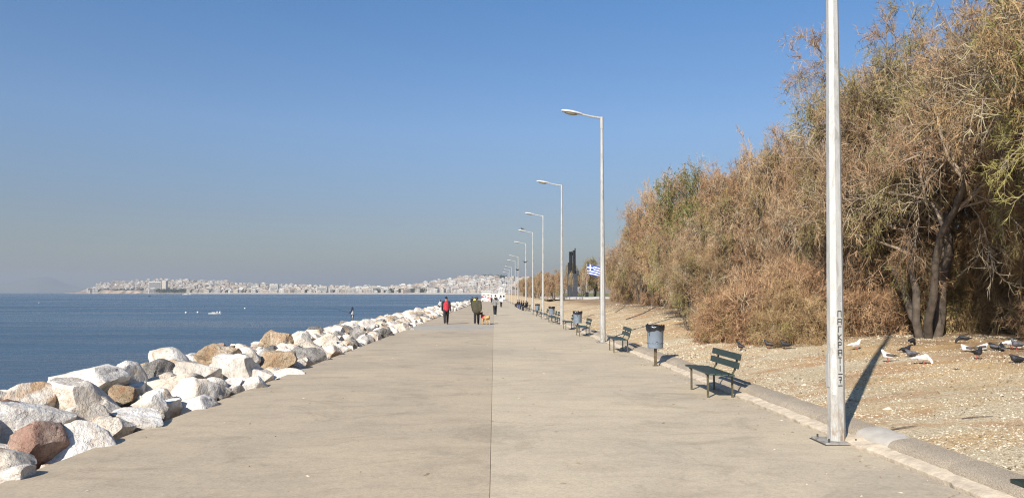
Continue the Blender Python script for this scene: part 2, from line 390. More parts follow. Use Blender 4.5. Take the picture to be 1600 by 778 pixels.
# ================================================================ THE SETTING
SEA_Z = -2.3
SLOPE = 0.005
EDGE_L, EDGE_R = -4.9, 4.44
def pz(y): return -SLOPE * y                       # pavement height
def sstep(a, b, x):
    t = min(1, max(0, (x - a) / (b - a))); return t * t * (3 - 2 * t)
def lerp_tab(tab, x):
    if x <= tab[0][0]: return tab[0][1]
    for (a, va), (b, vb) in zip(tab, tab[1:]):
        if x <= b: return va + (vb - va) * (x - a) / (b - a)
    return tab[-1][1]
PROF = [(4.8, 0.15), (5.0, 0.178), (5.3, 0.215), (6, 0.31), (9, 0.57), (12, 0.73), (16, 0.85), (25, 0.95), (600, 3.0)]
def gz(x, y, fine=True):                           # park ground height
    wgt = min(1, max(0, (10 - x) / 5))
    z = lerp_tab(PROF, x) + pz(y) * wgt
    if fine:
        f = sstep(4.9, 6.5, x)
        z += f * (0.05 * noise.noise((x * 0.45, y * 0.45, 1.3)) + 0.02 * noise.noise((x * 1.7, y * 1.7, 4.1)))
    return z

def px_ray(px, py):                                # direction of a photo pixel for locating things
    return (px - 772) / 1186.0, (457 - py) / 1186.0
def on_ground(px, py):
    a, b = px_ray(px, py)
    d = 3.0
    while d < 200:
        if 1.85 + b * d <= gz(a * d, d, False): break
        d += 0.05
    return a * d, d

# ---- sea
m_ = MB(); nR = 64
ring = [0.001, 30, 60, 120, 300, 800, 2500, 12000]
vs_ = []; fs = []
for r in ring:
    for k in range(nR): vs_.append((r * math.cos(2 * math.pi * k / nR) - 8, r * math.sin(2 * math.pi * k / nR), SEA_Z))
for i in range(len(ring) - 1):
    for k in range(nR):
        a = i * nR + k; b = i * nR + (k + 1) % nR; fs.append((a, b, b + nR, a + nR))
m_.add(vs_, fs)
tag(m_.build('sea', M['sea']), kind='structure')

# ---- promenade: base and concrete slabs with open joints
PAV = empty('promenade'); tag(PAV, kind='structure')
def slab(x0, x1, y0, y1, mat, th=0.28):
    m_ = MB(); ny = max(1, int((y1 - y0) / 6)); J = 0.012
    top = []
    nseg = 1
    b = 0.004
    ys = [y0 + (y1 - y0) * i / ny for i in range(ny + 1)]
    prof = [(x0, -th), (x0, -b), (x0 + b, 0), (x1 - b, 0), (x1, -b), (x1, -th)]
    vs_ = []; fs = []
    for y in ys:
        for x, z in prof: vs_.append((x, y, z + pz(y)))
    n = len(prof)
    for i in range(ny):
        for k in range(n - 1): fs.append((i * n + k, i * n + k + 1, (i + 1) * n + k + 1, (i + 1) * n + k))
    fs.append(tuple(range(n - 1, -1, -1))); fs.append(tuple(range(ny * n, ny * n + n)))
    m_.add(vs_, fs)
    return m_.build('slab', mat, PAV)
JX = -0.035
slab(EDGE_L, JX - 0.0022, -14, 41.99, M['conc_l'])
slab(EDGE_L, JX - 0.0022, 42.0, 49.6, M['conc_g'])
slab(EDGE_L, JX - 0.0022, 49.61, 285, M['conc_l'])
slab(JX + 0.0022, EDGE_R, -14, 96, M['conc_r'])
slab(JX + 0.0022, EDGE_R, 96.01, 285, M['conc_r'])
m_ = MB()
for y0, y1 in ((-14, 135), (135.001, 285)):
    ym = (y0 + y1) / 2
m_.add([(x, y, z) for y in (-14, 285) for x, z in ((EDGE_L + 0.03, pz(y) - 4), (EDGE_L + 0.03, pz(y) - 0.2), (4.98, pz(y) - 0.2), (4.98, pz(y) - 4))],
       [(0, 4, 5, 1), (1, 5, 6, 2), (2, 6, 7, 3), (0, 1, 2, 3), (4, 7, 6, 5)])
m_.build('footing', M['conc_side'], PAV)
m_ = MB(); m_.add([(JX - 0.02, -14, pz(-14) - 0.3), (JX + 0.02, -14, pz(-14) - 0.3), (JX + 0.02, 285, pz(285) - 0.3), (JX - 0.02, 285, pz(285) - 0.3)] , [(0, 1, 2, 3)])
m_ = MB(); m_.add([(JX - 0.0021, -14, pz(-14) - 0.008), (JX + 0.0021, -14, pz(-14) - 0.008), (JX + 0.0021, 285, pz(285) - 0.008), (JX - 0.0021, 285, pz(285) - 0.008)], [(0, 1, 2, 3)])
m_.build('joint_filler', simple('joint_filler', (0.26, 0.215, 0.165), 0.9, 0.3, 3, kind='World'), PAV)

# ---- kerb: mortar haunch + granite kerb stones
KERB = empty('kerb'); tag(KERB, kind='structure')
m_ = MB()
ny = 900
vs_ = []; fs = []
yy = -6.0
ys = []
while yy < 120:
    ys.append(yy); yy += 0.06 if yy < 30 else (0.2 if yy < 60 else 1.0)
for y in ys:
    n1 = noise.noise((y * 1.1, 0, 0)); n2 = noise.noise((y * 4.1, 3, 0)); n3 = noise.noise((y * 11, 7, 0))
    x0 = 4.475 + 0.03 * n1 + 0.018 * n2 + 0.008 * n3 - (0.03 if noise.noise((y * 0.35, 9, 2)) > 0.05 else 0)
    hh = 0.045 + 0.02 * n2 + 0.012 * n3
    prof = [(x0, -0.12), (x0 + 0.004, hh * 0.55), (x0 + 0.035, hh), (4.60 + 0.015 * n3, hh + 0.018 + 0.012 * n1), (4.66, 0.075 + 0.01 * n2), (4.70, -0.1)]
    for x, z in prof: vs_.append((x, y, z + pz(y)))
n = 6
for i in range(len(ys) - 1):
    for k in range(n - 1): fs.append((i * n + k, i * n + k + 1, (i + 1) * n + k + 1, (i + 1) * n + k))
m_.add(vs_, fs); m_.build('mortar_haunch', M['mortar'], KERB, auto=40)

def kerb_mesh(seed, L, mat):
    rn = random.Random(seed); nl = 10
    prof = [(4.60, -0.15), (4.63, 0.05), (4.65, 0.10), (4.675, 0.134), (4.72, 0.155), (4.80, 0.172), (4.90, 0.185), (4.965, 0.188), (4.985, 0.16), (4.99, -0.15)]
    vs_ = []; fs = []
    for i in range(nl + 1):
        y = (i / nl - 0.5) * L
        e = 0.010 if i in (0, nl) else 0
        for x, z in prof:
            q = noise.noise((x * 9 + seed * 5.1, y * 6, z * 9)) * 0.009
            vs_.append((x + q + (e if x < 4.75 else -e), y, z + q * 0.8 - e * 0.8))
    n = len(prof)
    for i in range(nl):
        for k in range(n - 1): fs.append((i * n + k, i * n + k + 1, (i + 1) * n + k + 1, (i + 1) * n + k))
    fs.append(tuple(range(n - 1, -1, -1))); fs.append(tuple(range(nl * n, nl * n + n)))
    mb = MB(); mb.add(vs_, fs)
    me = mb.mesh('kerb_stone', mat, True); me.set_sharp_from_angle(angle=R(50)); return me
KM = [kerb_mesh(s, 1.185, M['granite']) for s in range(4)]
KR = kerb_mesh(9, 0.78, M['repair'])
y = -3.0; i = 0
while y < 75:
    rep = abs(y - 8.98) < 0.6
    if rep: L = 0.8; me = KR
    else: L = 1.2; me = KM[i % 4]
    o = link_mesh('kerb_stone', me, KERB)
    o.location = (random.uniform(-0.008, 0.008), y + L / 2, pz(y + L / 2) + random.uniform(-0.008, 0.008))
    o.rotation_euler = (0, 0, R(random.uniform(-0.25, 0.25)))
    y += L; i += 1
far = []
m_ = MB()
while y < 285:
    yc = y + 0.6
    m_.box((4.80, yc, pz(yc) + 0.03), (0.36, 1.18, 0.34), bev=0.03); y += 1.2
o = m_.build('far_kerb_stones', M['granite'], KERB); o['kind'] = 'stuff'

# ---- park ground (dry gravelly soil rising from the kerb)
xs = list(np.arange(4.95, 9, 0.18)) + list(np.arange(9, 30, 0.7)) + [32, 36, 42, 50, 65, 90, 130, 200, 320, 520]
ys = list(np.arange(-14, 35, 0.25)) + list(np.arange(35, 110, 1.2)) + list(np.arange(110, 300, 8)) + [330, 400, 520, 700, 900]
vs_ = [(x, y, gz(x, y)) for y in ys for x in xs]; nx = len(xs)
fs = [(j * nx + i, j * nx + i + 1, (j + 1) * nx + i + 1, (j + 1) * nx + i) for j in range(len(ys) - 1) for i in range(nx - 1)]
m_ = MB(); m_.add(vs_, fs)
tag(m_.build('ground', M['park'], smooth=True), kind='structure')

# land beyond the end of the walk (harbour quay)
m_ = MB(); m_.box((-1, 345, -2.2), (12.5, 119, 2.2), bev=0.1)
tag(m_.build('quay', M['conc_side']), kind='structure')

# ---- loose gravel and bark chips on the soil
def chips(n, x0, x1, y0, y1, s0, s1, seed):
    r = np.random.default_rng(seed)
    y = y0 + (y1 - y0) * r.random(n) ** 1.5; x = x0 + (x1 - x0) * r.random(n) ** 1.2
    pat = np.array([noise.noise((a * 0.55, b * 0.9, seed)) + 0.6 * noise.noise((a * 1.9, b * 2.6, seed + 5)) for a, b in zip(x, y)])
    kp = pat + r.normal(0, 0.22, n) > (-0.12 if seed != 7 else 0.22); x, y = x[kp], y[kp]; n = len(x)
    z = np.array([gz(a, b) for a, b in zip(x, y)])
    s = (s0 + (s1 - s0) * r.random(n) ** 3)
    an = r.random(n) * 6.283
    ex = np.stack([np.cos(an), np.sin(an), 0.25 * r.normal(size=n)], 1); ey = np.stack([-np.sin(an), np.cos(an), 0.25 * r.normal(size=n)], 1)
    c = np.stack([x, y, z - 0.002], 1)
    el = 0.5 + 1.4 * r.random(n)[:, None]
    P = [c - ex * (s[:, None] * el), c + ey * s[:, None] * (0.4 + 0.4 * r.random(n)[:, None]), c + ex * (s[:, None] * el), c - ey * s[:, None] * (0.4 + 0.4 * r.random(n)[:, None]),
         c + np.array([0, 0, 1]) * (s * (0.35 + 0.6 * r.random(n)))[:, None] + ex * s[:, None] * (0.3 * r.normal(size=n))[:, None]]
    V = np.stack(P, 1).reshape(-1, 3); b = np.arange(n)[:, None] * 5
    T = np.concatenate([b + np.array([0, 3, 4]), b + np.array([3, 2, 4]), b + np.array([2, 1, 4]), b + np.array([1, 0, 4])], 0)
    tone = np.tile(np.clip(r.normal(0.5, 0.25, n), 0, 1), 4)
    return V, T, tone
LIT = chips(26000, 5.0, 12.5, 4.5, 28, 0.012, 0.04, 7)
LIT = (LIT[0], LIT[1], LIT[2] * 0.12)
A = [LIT, chips(100000, 5.0, 12.5, 4.5, 26, 0.006, 0.024, 1), chips(18000, 5.0, 16, 20, 75, 0.015, 0.05, 2), chips(350, 5.02, 13, 6, 60, 0.02, 0.06, 3)]
def pave_bits(n, seed):
    r = np.random.default_rng(seed); V, T = [], []
    for i in range(n):
        y = 5 + 45 * r.random() ** 1.6; x = r.uniform(-4.7, 4.4) if r.random() < 0.6 else 4.4 - abs(r.normal(0, 0.35)); s = r.uniform(0.006, 0.024); an = r.uniform(0, 6.28)
        e = np.array([math.cos(an), math.sin(an), 0]) * s * r.uniform(1, 3); f = np.array([-math.sin(an), math.cos(an), 0]) * s * 0.5; c = np.array([x, y, pz(y) + 0.003])
        b = len(V); V += [c - e, c + f, c + e, c - f, c + np.array([0, 0, s * 0.6])]; T += [[b, b + 3, b + 4], [b + 3, b + 2, b + 4], [b + 2, b + 1, b + 4], [b + 1, b, b + 4]]
    return np.array(V), np.array(T), np.repeat(np.where(r.random(n) < 0.75, 0.08, 0.6), 4)
PB = pave_bits(420, 4)
o = link_mesh('litter', np_mesh('litter', PB[0], PB[1], [M['chip']], PB[2])); tag(o, 'specks of dry leaf and grit on the concrete walk', 'litter', kind='stuff')
V = np.concatenate([a[0] for a in A]); off = np.cumsum([0] + [len(a[0]) for a in A[:-1]])
T = np.concatenate([a[1] + o_ for a, o_ in zip(A, off)]); tone = np.concatenate([a[2] for a in A])
o = link_mesh('gravel', np_mesh('gravel', V, T, [M['chip']], tone))
tag(o, 'loose pale gravel and bark chips scattered over the dry soil', 'gravel', kind='stuff')

# ---- rubble bank carrying the boulders
BANK = [(-18, -5.5), (-13, -3.2), (-10.5, -1.6), (-8.6, -0.35), (-7.3, 0.0), (-6.2, -0.1), (-5.4, -0.28), (-4.88, -0.5)]
def bank_z(x, y): return lerp_tab(BANK, x) + pz(y)
def fn(u, v):
    x = -18 + (18 - 4.88) * u; y = -16 + 318 * v
    return (x, y, bank_z(x, y) + 0.25 * noise.noise((x * 0.8, y * 0.8, 0)) * sstep(-4.88, -6, x))
m_ = MB(); m_.grid(fn, 26, 420)
tag(m_.build('rubble_bank', M['rubble'], smooth=True), kind='structure')

# ---- boulders
def rock_mesh(seed, sub, sharp=0.5, name='boulder', rough=1.0):
    rn = random.Random(seed * 31 + 5)
    bm = bmesh.new(); bmesh.ops.create_icosphere(bm, subdivisions=sub, radius=1.0)
    planes = []
    for k in range(rn.randint(9, 15)):
        n = Vector((rn.gauss(0, 1), rn.gauss(0, 1), rn.gauss(0, 0.9))).normalized(); planes.append((n, rn.uniform(0.45, 0.8)))
    sx, sy, sz = rn.uniform(0.85, 1.25), rn.uniform(0.75, 1.1), rn.uniform(0.6, 0.85)
    o3 = Vector((rn.uniform(-50, 50), rn.uniform(-50, 50), 0))
    for v in bm.verts:
        p = v.co.copy()
        p *= 1 + 0.18 * noise.noise(p * 0.9 + o3)
        for _ in range(3):
            for n, c in planes:
                d = p.dot(n) - c
                if d > 0: p -= n * d * (0.93 + 0.07 * sharp)
        p += p.normalized() * rough * (0.045 * noise.noise(p * 2.6 + o3) + 0.04 * (0.5 - abs(noise.noise(p * 4.3 + o3 * 2))) + 0.022 * noise.noise(p * 9 + o3) + (0.012 * noise.noise(p * 21 + o3) if sub > 3 else 0))
        v.co = Vector((p.x * sx, p.y * sy, p.z * sz))
    V = np.array([v.co[:] for v in bm.verts]); bm.faces.ensure_lookup_table()
    T = np.array([[v.index for v in f.verts] for f in bm.faces]); bm.free()
    V -= (V.max(0) + V.min(0)) / 2; ext = V.max(0) - V.min(0)
    V /= max(ext[0], ext[1])                     # about 1 m across
    return V, T
KINDS = {'w': 'rk_white', 'c': 'rk_cream', 'r': 'rk_red', 'o': 'rk_ochre', 'g': 'rk_grey'}
RAW = [rock_mesh(s, 4, 0.2 + 0.8 * ((s * 37) % 10) / 10) for s in range(13)]
RAWP = [rock_mesh(40 + s, 4, 0.8, rough=1.6) for s in range(4)]      # pitted ones
def rmesh(i, kind, cache={}):
    raw = RAWP if kind in 'og' else RAW
    k = (i % len(raw), kind)
    if k not in cache:
        V, T = raw[k[0]]
        me = np_mesh('boulder', V, T, [M[KINDS[kind]]], smooth=True); me.set_sharp_from_angle(angle=R(38)); cache[k] = me
    return cache[k]
placed = []
def put_rock(x, y, z, sx, kind, i, rz, hs=1.0, tilt=(0, 0), sy=None):
    o = link_mesh('boulder', rmesh(i, kind)); o.location = (x, y, z)
    o.scale = (sx, sy or sx, sx * hs); o.rotation_euler = (tilt[0], tilt[1], rz)
    placed.append((x, y, sx / 2)); return o
# (photo px, py of centre, width px, height px, kind, label)
L_ = [
 (14, 640, 66, 52, 'r', 'rounded pinkish brown boulder overhanging a dark hollow in the rock bank'),
 (74, 652, 112, 52, 'w', 'broad white boulder with a ridged top behind the reddish one'),
 (92, 684, 84, 62, 'r', 'rusty red boulder with a rough face by the concrete edge'),
 (140, 688, 112, 58, 'w', 'large smooth white boulder resting against the concrete edge'),
 (30, 708, 92, 36, 'c', 'flat tan and white boulder below the rusty red one'),
 (34, 738, 86, 28, 'w', 'low white slab of rock at the concrete edge below the tan boulder'),
 (212, 584, 62, 54, 'w', 'upright pointed white boulder with a rust streak'),
 (140, 624, 122, 56, 'c', 'big cream boulder with a tan fissure in the middle of the bank'),
 (160, 588, 112, 36, 'w', 'long low white boulder on the crest beside the pointed one'),
 (66, 616, 82, 36, 'c', 'tan white boulder on the crest with a scrap of metal behind it'),
 (12, 612, 56, 32, 'w', 'white boulder on the crest above the pinkish brown one'),
 (252, 632, 66, 42, 'w', 'blocky white boulder with grey veins near the concrete edge'),
 (236, 656, 82, 34, 'w', 'white wedge shaped boulder touching the concrete below the veined block'),
 (306, 614, 80, 46, 'w', 'rounded white boulder with ochre base near the concrete edge'),
 (318, 583, 74, 46, 'w', 'smooth domed white boulder in the middle of the bank'),
 (275, 558, 74, 30, 'w', 'white boulder with a brown tip on the crest'),
 (262, 574, 52, 28, 'g', 'dark pitted boulder below the white one with a brown tip'),
 (209, 612, 50, 24, 'o', 'small orange brown rock under the pointed white boulder'),
 (276, 601, 104, 36, 'c', 'long cream boulder with brown end in the middle of the bank'),
 (350, 553, 70, 30, 'o', 'pitted brown boulder on the crest'),
 (378, 578, 84, 46, 'w', 'chalky white boulder with grey flank beside the domed one'),
 (322, 630, 66, 32, 'w', 'small white boulder wedged against the concrete'),
 (150, 648, 76, 36, 'c', 'cracked tan boulder between the veined block and the cream one'),
 (438, 535, 54, 36, 'o', 'big orange pitted boulder standing on the crest'),
 (474, 537, 52, 34, 'c', 'tan boulder with pitted top beside the big orange one'),
 (488, 556, 56, 32, 'g', 'craggy grey boulder leaning over the concrete edge'),
 (444, 566, 56, 34, 'o', 'ochre wedge boulder casting a hollow shadow beside the craggy grey one'),
 (416, 588, 44, 36, 'w', 'white angular boulder in front of the ochre wedge'),
 (392, 557, 46, 30, 'w', 'white boulder below the big orange pitted one'),
 (455, 582, 62, 14, 'w', 'flat white slab of rock lying along the concrete edge'),
 (524, 528, 36, 22, 'c', 'tan boulder on the crest near the fisherman'),
 (564, 523, 32, 24, 'g', 'dark grey craggy boulder near the fisherman'),
 (600, 521, 34, 17, 'g', 'grey boulder with brown side at the concrete edge'),
 (632, 514, 34, 17, 'c', 'cream boulder at the concrete edge beyond the grey one'),
 (524, 550, 36, 22, 'c', 'cream boulder with brown patch at the concrete edge'),
 (575, 508, 32, 16, 'w', 'white peaked boulder on the crest beside the fisherman'),
 (350, 608, 60, 26, 'c', 'cream rock with rusty foot near the concrete edge'),
 (402, 602, 52, 26, 'w', 'pale wedge of rock at the concrete edge in front of the angular boulder'),
]
for k, (px, py, wp, hp, kind, lab) in enumerate(L_):
    a, b = px_ray(px, py)
    d = 3.075 / (-b - 0.005 + 0.25 * -a)
    x, y = a * d, d
    z = 1.85 + b * d
    sx = wp * d / 1186.0 * 1.02; hz = hp * d / 1186.0 * 1.55
    raw = (RAWP if kind in 'og' else RAW); Vr = raw[(8 if k == 2 else k) % len(raw)][0]
    rh = (Vr[:, 2].max() - Vr[:, 2].min())
    o = put_rock(x - 0.08, y + sx * 0.10, z - hz * 0.12, sx, kind, 8 if k == 2 else k, random.uniform(-0.5, 0.5), hs=min(1.6, hz / (sx * rh)), tilt=(random.uniform(-.12, .12), random.uniform(-.12, .12)), sy=sx * random.uniform(0.85, 1.15))
    tag(o, lab, 'boulder', 'boulders along the sea edge')
# random fill of the bank
cand = []
rn = random.Random(5)
tries = 0
y = 4.0
grid = {}
def free(x, y, r, f=0.72):
    for (a, b, c) in placed:
        if abs(b - y) < 1.6 and (a - x) ** 2 + (b - y) ** 2 < (f * (r + c)) ** 2: return False
    return True
fill = []
for tries in range(9000):
    y = 3.5 + 275 * rn.random() ** 1.7; x = -5.15 - 4.2 * rn.random()
    s = rn.uniform(0.45, 1.15) * (1 if y < 45 else 1.25)
    if x > -5.45: s = min(s, 0.62)
    if x - s * 0.55 > EDGE_L - 0.08: continue
    if x + s * 0.5 > EDGE_L - 0.02: x = EDGE_L - 0.02 - s * 0.5
    if not free(x, y, s / 2, 0.56): continue
    fill.append((x, y, s)); placed.append((x, y, s / 2))
fill.sort(key=lambda q: q[1] + (6 if q[0] < -8 else 0))
NI = 300 - len(L_)
HUES = 'wwwwwwccccwwwwrogcwcww'
GC = {'w': 'white', 'c': 'cream', 'r': 'reddish', 'o': 'ochre pitted', 'g': 'grey pitted'}
def rock_label(kind, x, y, sz):
    size = 'small' if sz < 0.62 else ('middling' if sz < 0.92 else 'large')
    where = 'beside the concrete edge' if x > -5.7 else ('on the crest of the bank' if x > -7.7 else 'on the seaward side')
    along = 'short of the grey paving patch' if y < 42 else ('level with the grey paving patch' if y < 50 else 'past the man in the red vest')
    return '%s %s boulder %s, %s' % (size, GC[kind], where, along)
def crest(x):                                       # height of boulder tops over the pavement
    return lerp_tab([(-9.4, -0.75), (-8.4, -0.1), (-7.2, 0.22), (-6.4, 0.13), (-5.6, 0.0), (-4.9, -0.14)], x)
STUFF = []
LOW = [rock_mesh(80 + s, 2, 0.5) for s in range(6)]
for k, (x, y, s) in enumerate(fill):
    z = crest(x) + pz(y) + rn.uniform(-0.10, 0.10) - 0.12 * s + 0.05
    kind = HUES[rn.randrange(len(HUES))]
    if y < 16 and kind in 'rog': kind = 'w'
    if k < NI:
        o = put_rock(x, y, z, s, kind, rn.randrange(40), rn.uniform(0, 6.28), rn.uniform(0.9, 1.3), (rn.uniform(-.3, .3), rn.uniform(-.3, .3)))
        tag(o, rock_label(kind, x, y, s), 'boulder', 'boulders along the sea edge')
    else: STUFF.append((x, y, z, s, 'wwwccog'[rn.randrange(7)]))
# small stones wedged in the gaps of the near bank
Vq, Tq, Mq, nq = [], [], [], 0
for q in range(420):
    yq = 5 + 45 * rn.random() ** 1.3; xq = -5.0 - 2.6 * rn.random(); sq = rn.uniform(0.14, 0.34)
    if xq + sq * 0.5 > EDGE_L - 0.01: xq = EDGE_L - 0.01 - sq * 0.5
    V, T = LOW[rn.randrange(6)]; aq = rn.uniform(0, 6.28); cq, s_q = math.cos(aq), math.sin(aq); Wq = V * sq
    Wq = np.stack([Wq[:, 0] * cq - Wq[:, 1] * s_q, Wq[:, 0] * s_q + Wq[:, 1] * cq, Wq[:, 2]], 1) + np.array([xq, yq, crest(xq) + pz(yq) - 0.02 - 0.1 * rn.random()])
    Vq.append(Wq); Tq.append(T + nq); Mq.append(np.full(len(T), rn.choice((0, 0, 1, 1, 2)))); nq += len(V)
me = np_mesh('rubble', np.concatenate(Vq), np.concatenate(Tq), [M['rk_white'], M['rk_cream'], M['rk_ochre']], smooth=True, midx=np.concatenate(Mq)); me.set_sharp_from_angle(angle=R(35))
tag(link_mesh('rubble', me), 'small broken stones wedged between the boulders', 'rubble', kind='stuff')
# hidden lower layers and far boulders, joined
for tries in range(400):
    y = 3 + 270 * rn.random() ** 1.3; x = -9.2 - 3 * rn.random()
    STUFF.append((x, y, bank_z(x, y) + 0.1, rn.uniform(0.7, 1.2), 'wwcg'[rn.randrange(4)]))
Vs, Ts, Ms = [], [], []; n0 = 0
slots = ['w', 'c', 'o', 'g', 'r']
for (x, y, z, s, kind) in STUFF:
    V, T = LOW[rn.randrange(6)]; an = rn.uniform(0, 6.28); c, si = math.cos(an), math.sin(an)
    W = V * s; W = np.stack([W[:, 0] * c - W[:, 1] * si, W[:, 0] * si + W[:, 1] * c, W[:, 2] * rn.uniform(0.9, 1.3)], 1) + np.array([x, y, z])
    Vs.append(W); Ts.append(T + n0); Ms.append(np.full(len(T), slots.index(kind))); n0 += len(V)
me = np_mesh('far_boulders', np.concatenate(Vs), np.concatenate(Ts), [M[KINDS[k]] for k in slots], smooth=True, midx=np.concatenate(Ms)); me.set_sharp_from_angle(angle=R(35))
tag(link_mesh('far_boulders', me), 'pale boulders heaped along the far stretch of the sea edge', 'boulders', kind='stuff')

# ================================================================ STREET FURNITURE
# ---- lamp posts
def lamp_proto():
    r = empty('street_lamp')
    m_ = MB(); H = 9.15
    m_.tube([(0, 0, 0.02), (0, 0, 2.4), (0, 0, H - 0.45)], [0.110, 0.098, 0.055], 8, twist=R(30))
    m_.build('pole', M['pole'], r)
    m_ = MB(); m_.tube([(0, 0, H - 0.50), (0, 0, H - 0.02)], [0.066, 0.064], 8, twist=R(30)); m_.build('pole_cap', M['pole'], r)
    m_ = MB(); m_.tube([(0.02, 0, H - 0.07), (-0.35, 0, H - 0.015), (-0.82, 0, H + 0.09)], [0.045, 0.042, 0.038], 8)
    m_.build('arm', M['pole'], r)
    # luminaire head: flattened tapering cobra shape
    prof = [(0.0, 0.05, 0.05), (0.05, 0.075, 0.065), (0.2, 0.13, 0.085), (0.42, 0.155, 0.105), (0.65, 0.15, 0.10), (0.80, 0.115, 0.075), (0.86, 0.05, 0.03)]
    vs_ = []; fs = []; n = 14
    for t, wy, hz in prof:
        for k in range(n):
            a = 2 * math.pi * k / n; cz = math.sin(a)
            vs_.append((-0.80 - t, wy * math.cos(a), H + 0.085 + t * 0.16 + (hz if cz > 0 else hz * 0.35) * cz))
    for i in range(len(prof) - 1):
        for k in range(n):
            a = i * n + k; b = i * n + (k + 1) % n; fs.append((a, b, b + n, a + n))
    fs.append(tuple(range(n))); fs.append(tuple(range((len(prof) - 1) * n, len(prof) * n)))
    m_ = MB(); m_.add(vs_, fs); hd = m_.build('lamp_head', M['lamp_case'], r, auto=40)
    m_ = MB()
    def bowl(u, v):
        a = 2 * math.pi * u; q = math.sin(v * math.pi / 2)
        return (-1.26 + 0.27 * math.cos(a) * q, 0.115 * math.sin(a) * q, H + 0.125 - 0.07 * math.cos(v * math.pi / 2) - 0.16 * 0.27 * math.cos(a) * q * 1.0)
    m_.grid(bowl, 20, 5); m_.build('lens', M['lens'], hd, smooth=True)
    m_ = MB(); m_.box((0, 0, 0.012), (0.46, 0.46, 0.022), bev=0.004); pl = m_.build('base_plate', M['plate'], r)
    for sx in (-1, 1):
        for sy in (-1, 1):
            m_ = MB(); m_.tube([(sx * 0.17, sy * 0.17, 0.0), (sx * 0.17, sy * 0.17, 0.065)], 0.013, 6); m_.build('bolt', M['plate_dark'], pl)
    m_ = MB(); m_.box((0.0, 0, -0.004), (0.49, 0.49, 0.008)); m_.build('grout_pad', M['plate_dark'], pl)
    m_ = MB(); m_.box((-0.104, 0.0, 0.9), (0.012, 0.085, 0.42), bev=0.004); m_.build('access_door', M['pole'], r)
    return r
LAMP_LABELS = {
 0: 'tall octagonal street lamp with Greek lettering inked on its pole',
 1: 'white street lamp beside the bench next to the blue-grey bin',
}
lampD = [9.7, 30.5, 49.4, 68.4, 86.5, 104.7, 140, 157, 190, 212, 235]
lamp = lamp_proto(); LAMPS = []
for i, d in enumerate(lampD):
    o = lamp if i == 0 else copy_tree(lamp)
    o.location = (4.365 if i < 2 else 4.40, d, pz(d) + 0.004)
    o.rotation_euler = (0, R(0.85 if i == 0 else random.uniform(-.3, .3)), R(random.uniform(-3, 3)) if i > 1 else 0)
    tag(o, LAMP_LABELS.get(i, 'white street lamp, %s in the row counted from the lettered one' % ORD[i]), 'street lamp', 'street lamps along the promenade'); LAMPS.append(o)
# Greek letters written down the facet of the first pole
GLY = {'PI': [[(0, 0), (0, 1)], [(0, 1), (1, 1)], [(1, 1), (1, 0)]],
 'A': [[(0, 0), (0, .95)], [(0, .95), (1, 1)], [(1, 1), (1, 0)], [(0, .5), (1, .5)]],
 'G': [[(0.1, 0), (0.1, 1)], [(0.1, 1), (1, 1)]],
 'K': [[(0, 0), (0, 1)], [(1, 1), (.05, .5)], [(.05, .5), (1, 0)]],
 'R': [[(0, 0), (0, 1)], [(0, 1), (.9, 1)], [(.9, 1), (.9, .5)], [(.9, .5), (0, .5)]],
 'T': [[(0, 1), (1, 1)], [(.5, 1), (.5, 0)]], 'I': [[(.5, 1), (.5, 0)]],
 'BAR': [[(-.1, .5), (1.1, .55)]],
 '7': [[(0, .95), (.8, 1)], [(.8, 1), (.5, 0)], [(.2, .5), (.95, .55)]]}
def facet(z, u, out=0.0025):                        # point on the chosen facet of the pole at height z; u sideways in metres
    rad = lerp_tab([(0.02, 0.110), (2.4, 0.098), (8.7, 0.055)], z) * math.cos(R(22.5))
    an = FAC
    nx, ny = math.cos(an), math.sin(an)
    return Vector((nx * (rad + out) - ny * u, ny * (rad + out) + nx * u, z))
FAC = R(-67.5 + 0)
pole0 = [c for c in LAMPS[0].children if c.name.startswith('pole') and 'cap' not in c.name][0]
# find the facet that faces the camera, slightly to the right
best = None
for k in range(8):
    an = R(30 + 22.5 + 45 * k); 
    # MB.tube uses u = X-like axis, v = t x u
    face_dir = Vector((math.cos(an), math.sin(an)))
    tocam = (Vector((0.0, 0.0)) - Vector((4.33, 9.7))).normalized(); right = Vector((-tocam.y, tocam.x))
    dd = math.degrees(math.atan2(face_dir.dot(right), face_dir.dot(tocam)))
    if best is None or abs(dd - 16) < abs(best[0] - 16): best = (dd, an)
FAC = best[1]
zz = 1.66
for ch in ['PI', 'A', 'G', 'K', 'R', 'A', 'T', 'I', 'BAR', '7', 'BAR']:
    hgt = 0.024 if ch == 'BAR' else 0.074
    wd = 0.047
    m_ = MB()
    for (p, q) in GLY[ch]:
        a = facet(zz - hgt + p[1] * hgt, (p[0] - 0.5) * wd + random.uniform(-.002, .002), 0.003); b = facet(zz - hgt + q[1] * hgt, (q[0] - 0.5) * wd + random.uniform(-.002, .002), 0.003)
        m_.tube([a, b], 0.0058, 5)
    m_.build('letter', M['ink'], pole0)
    zz -= hgt + 0.024
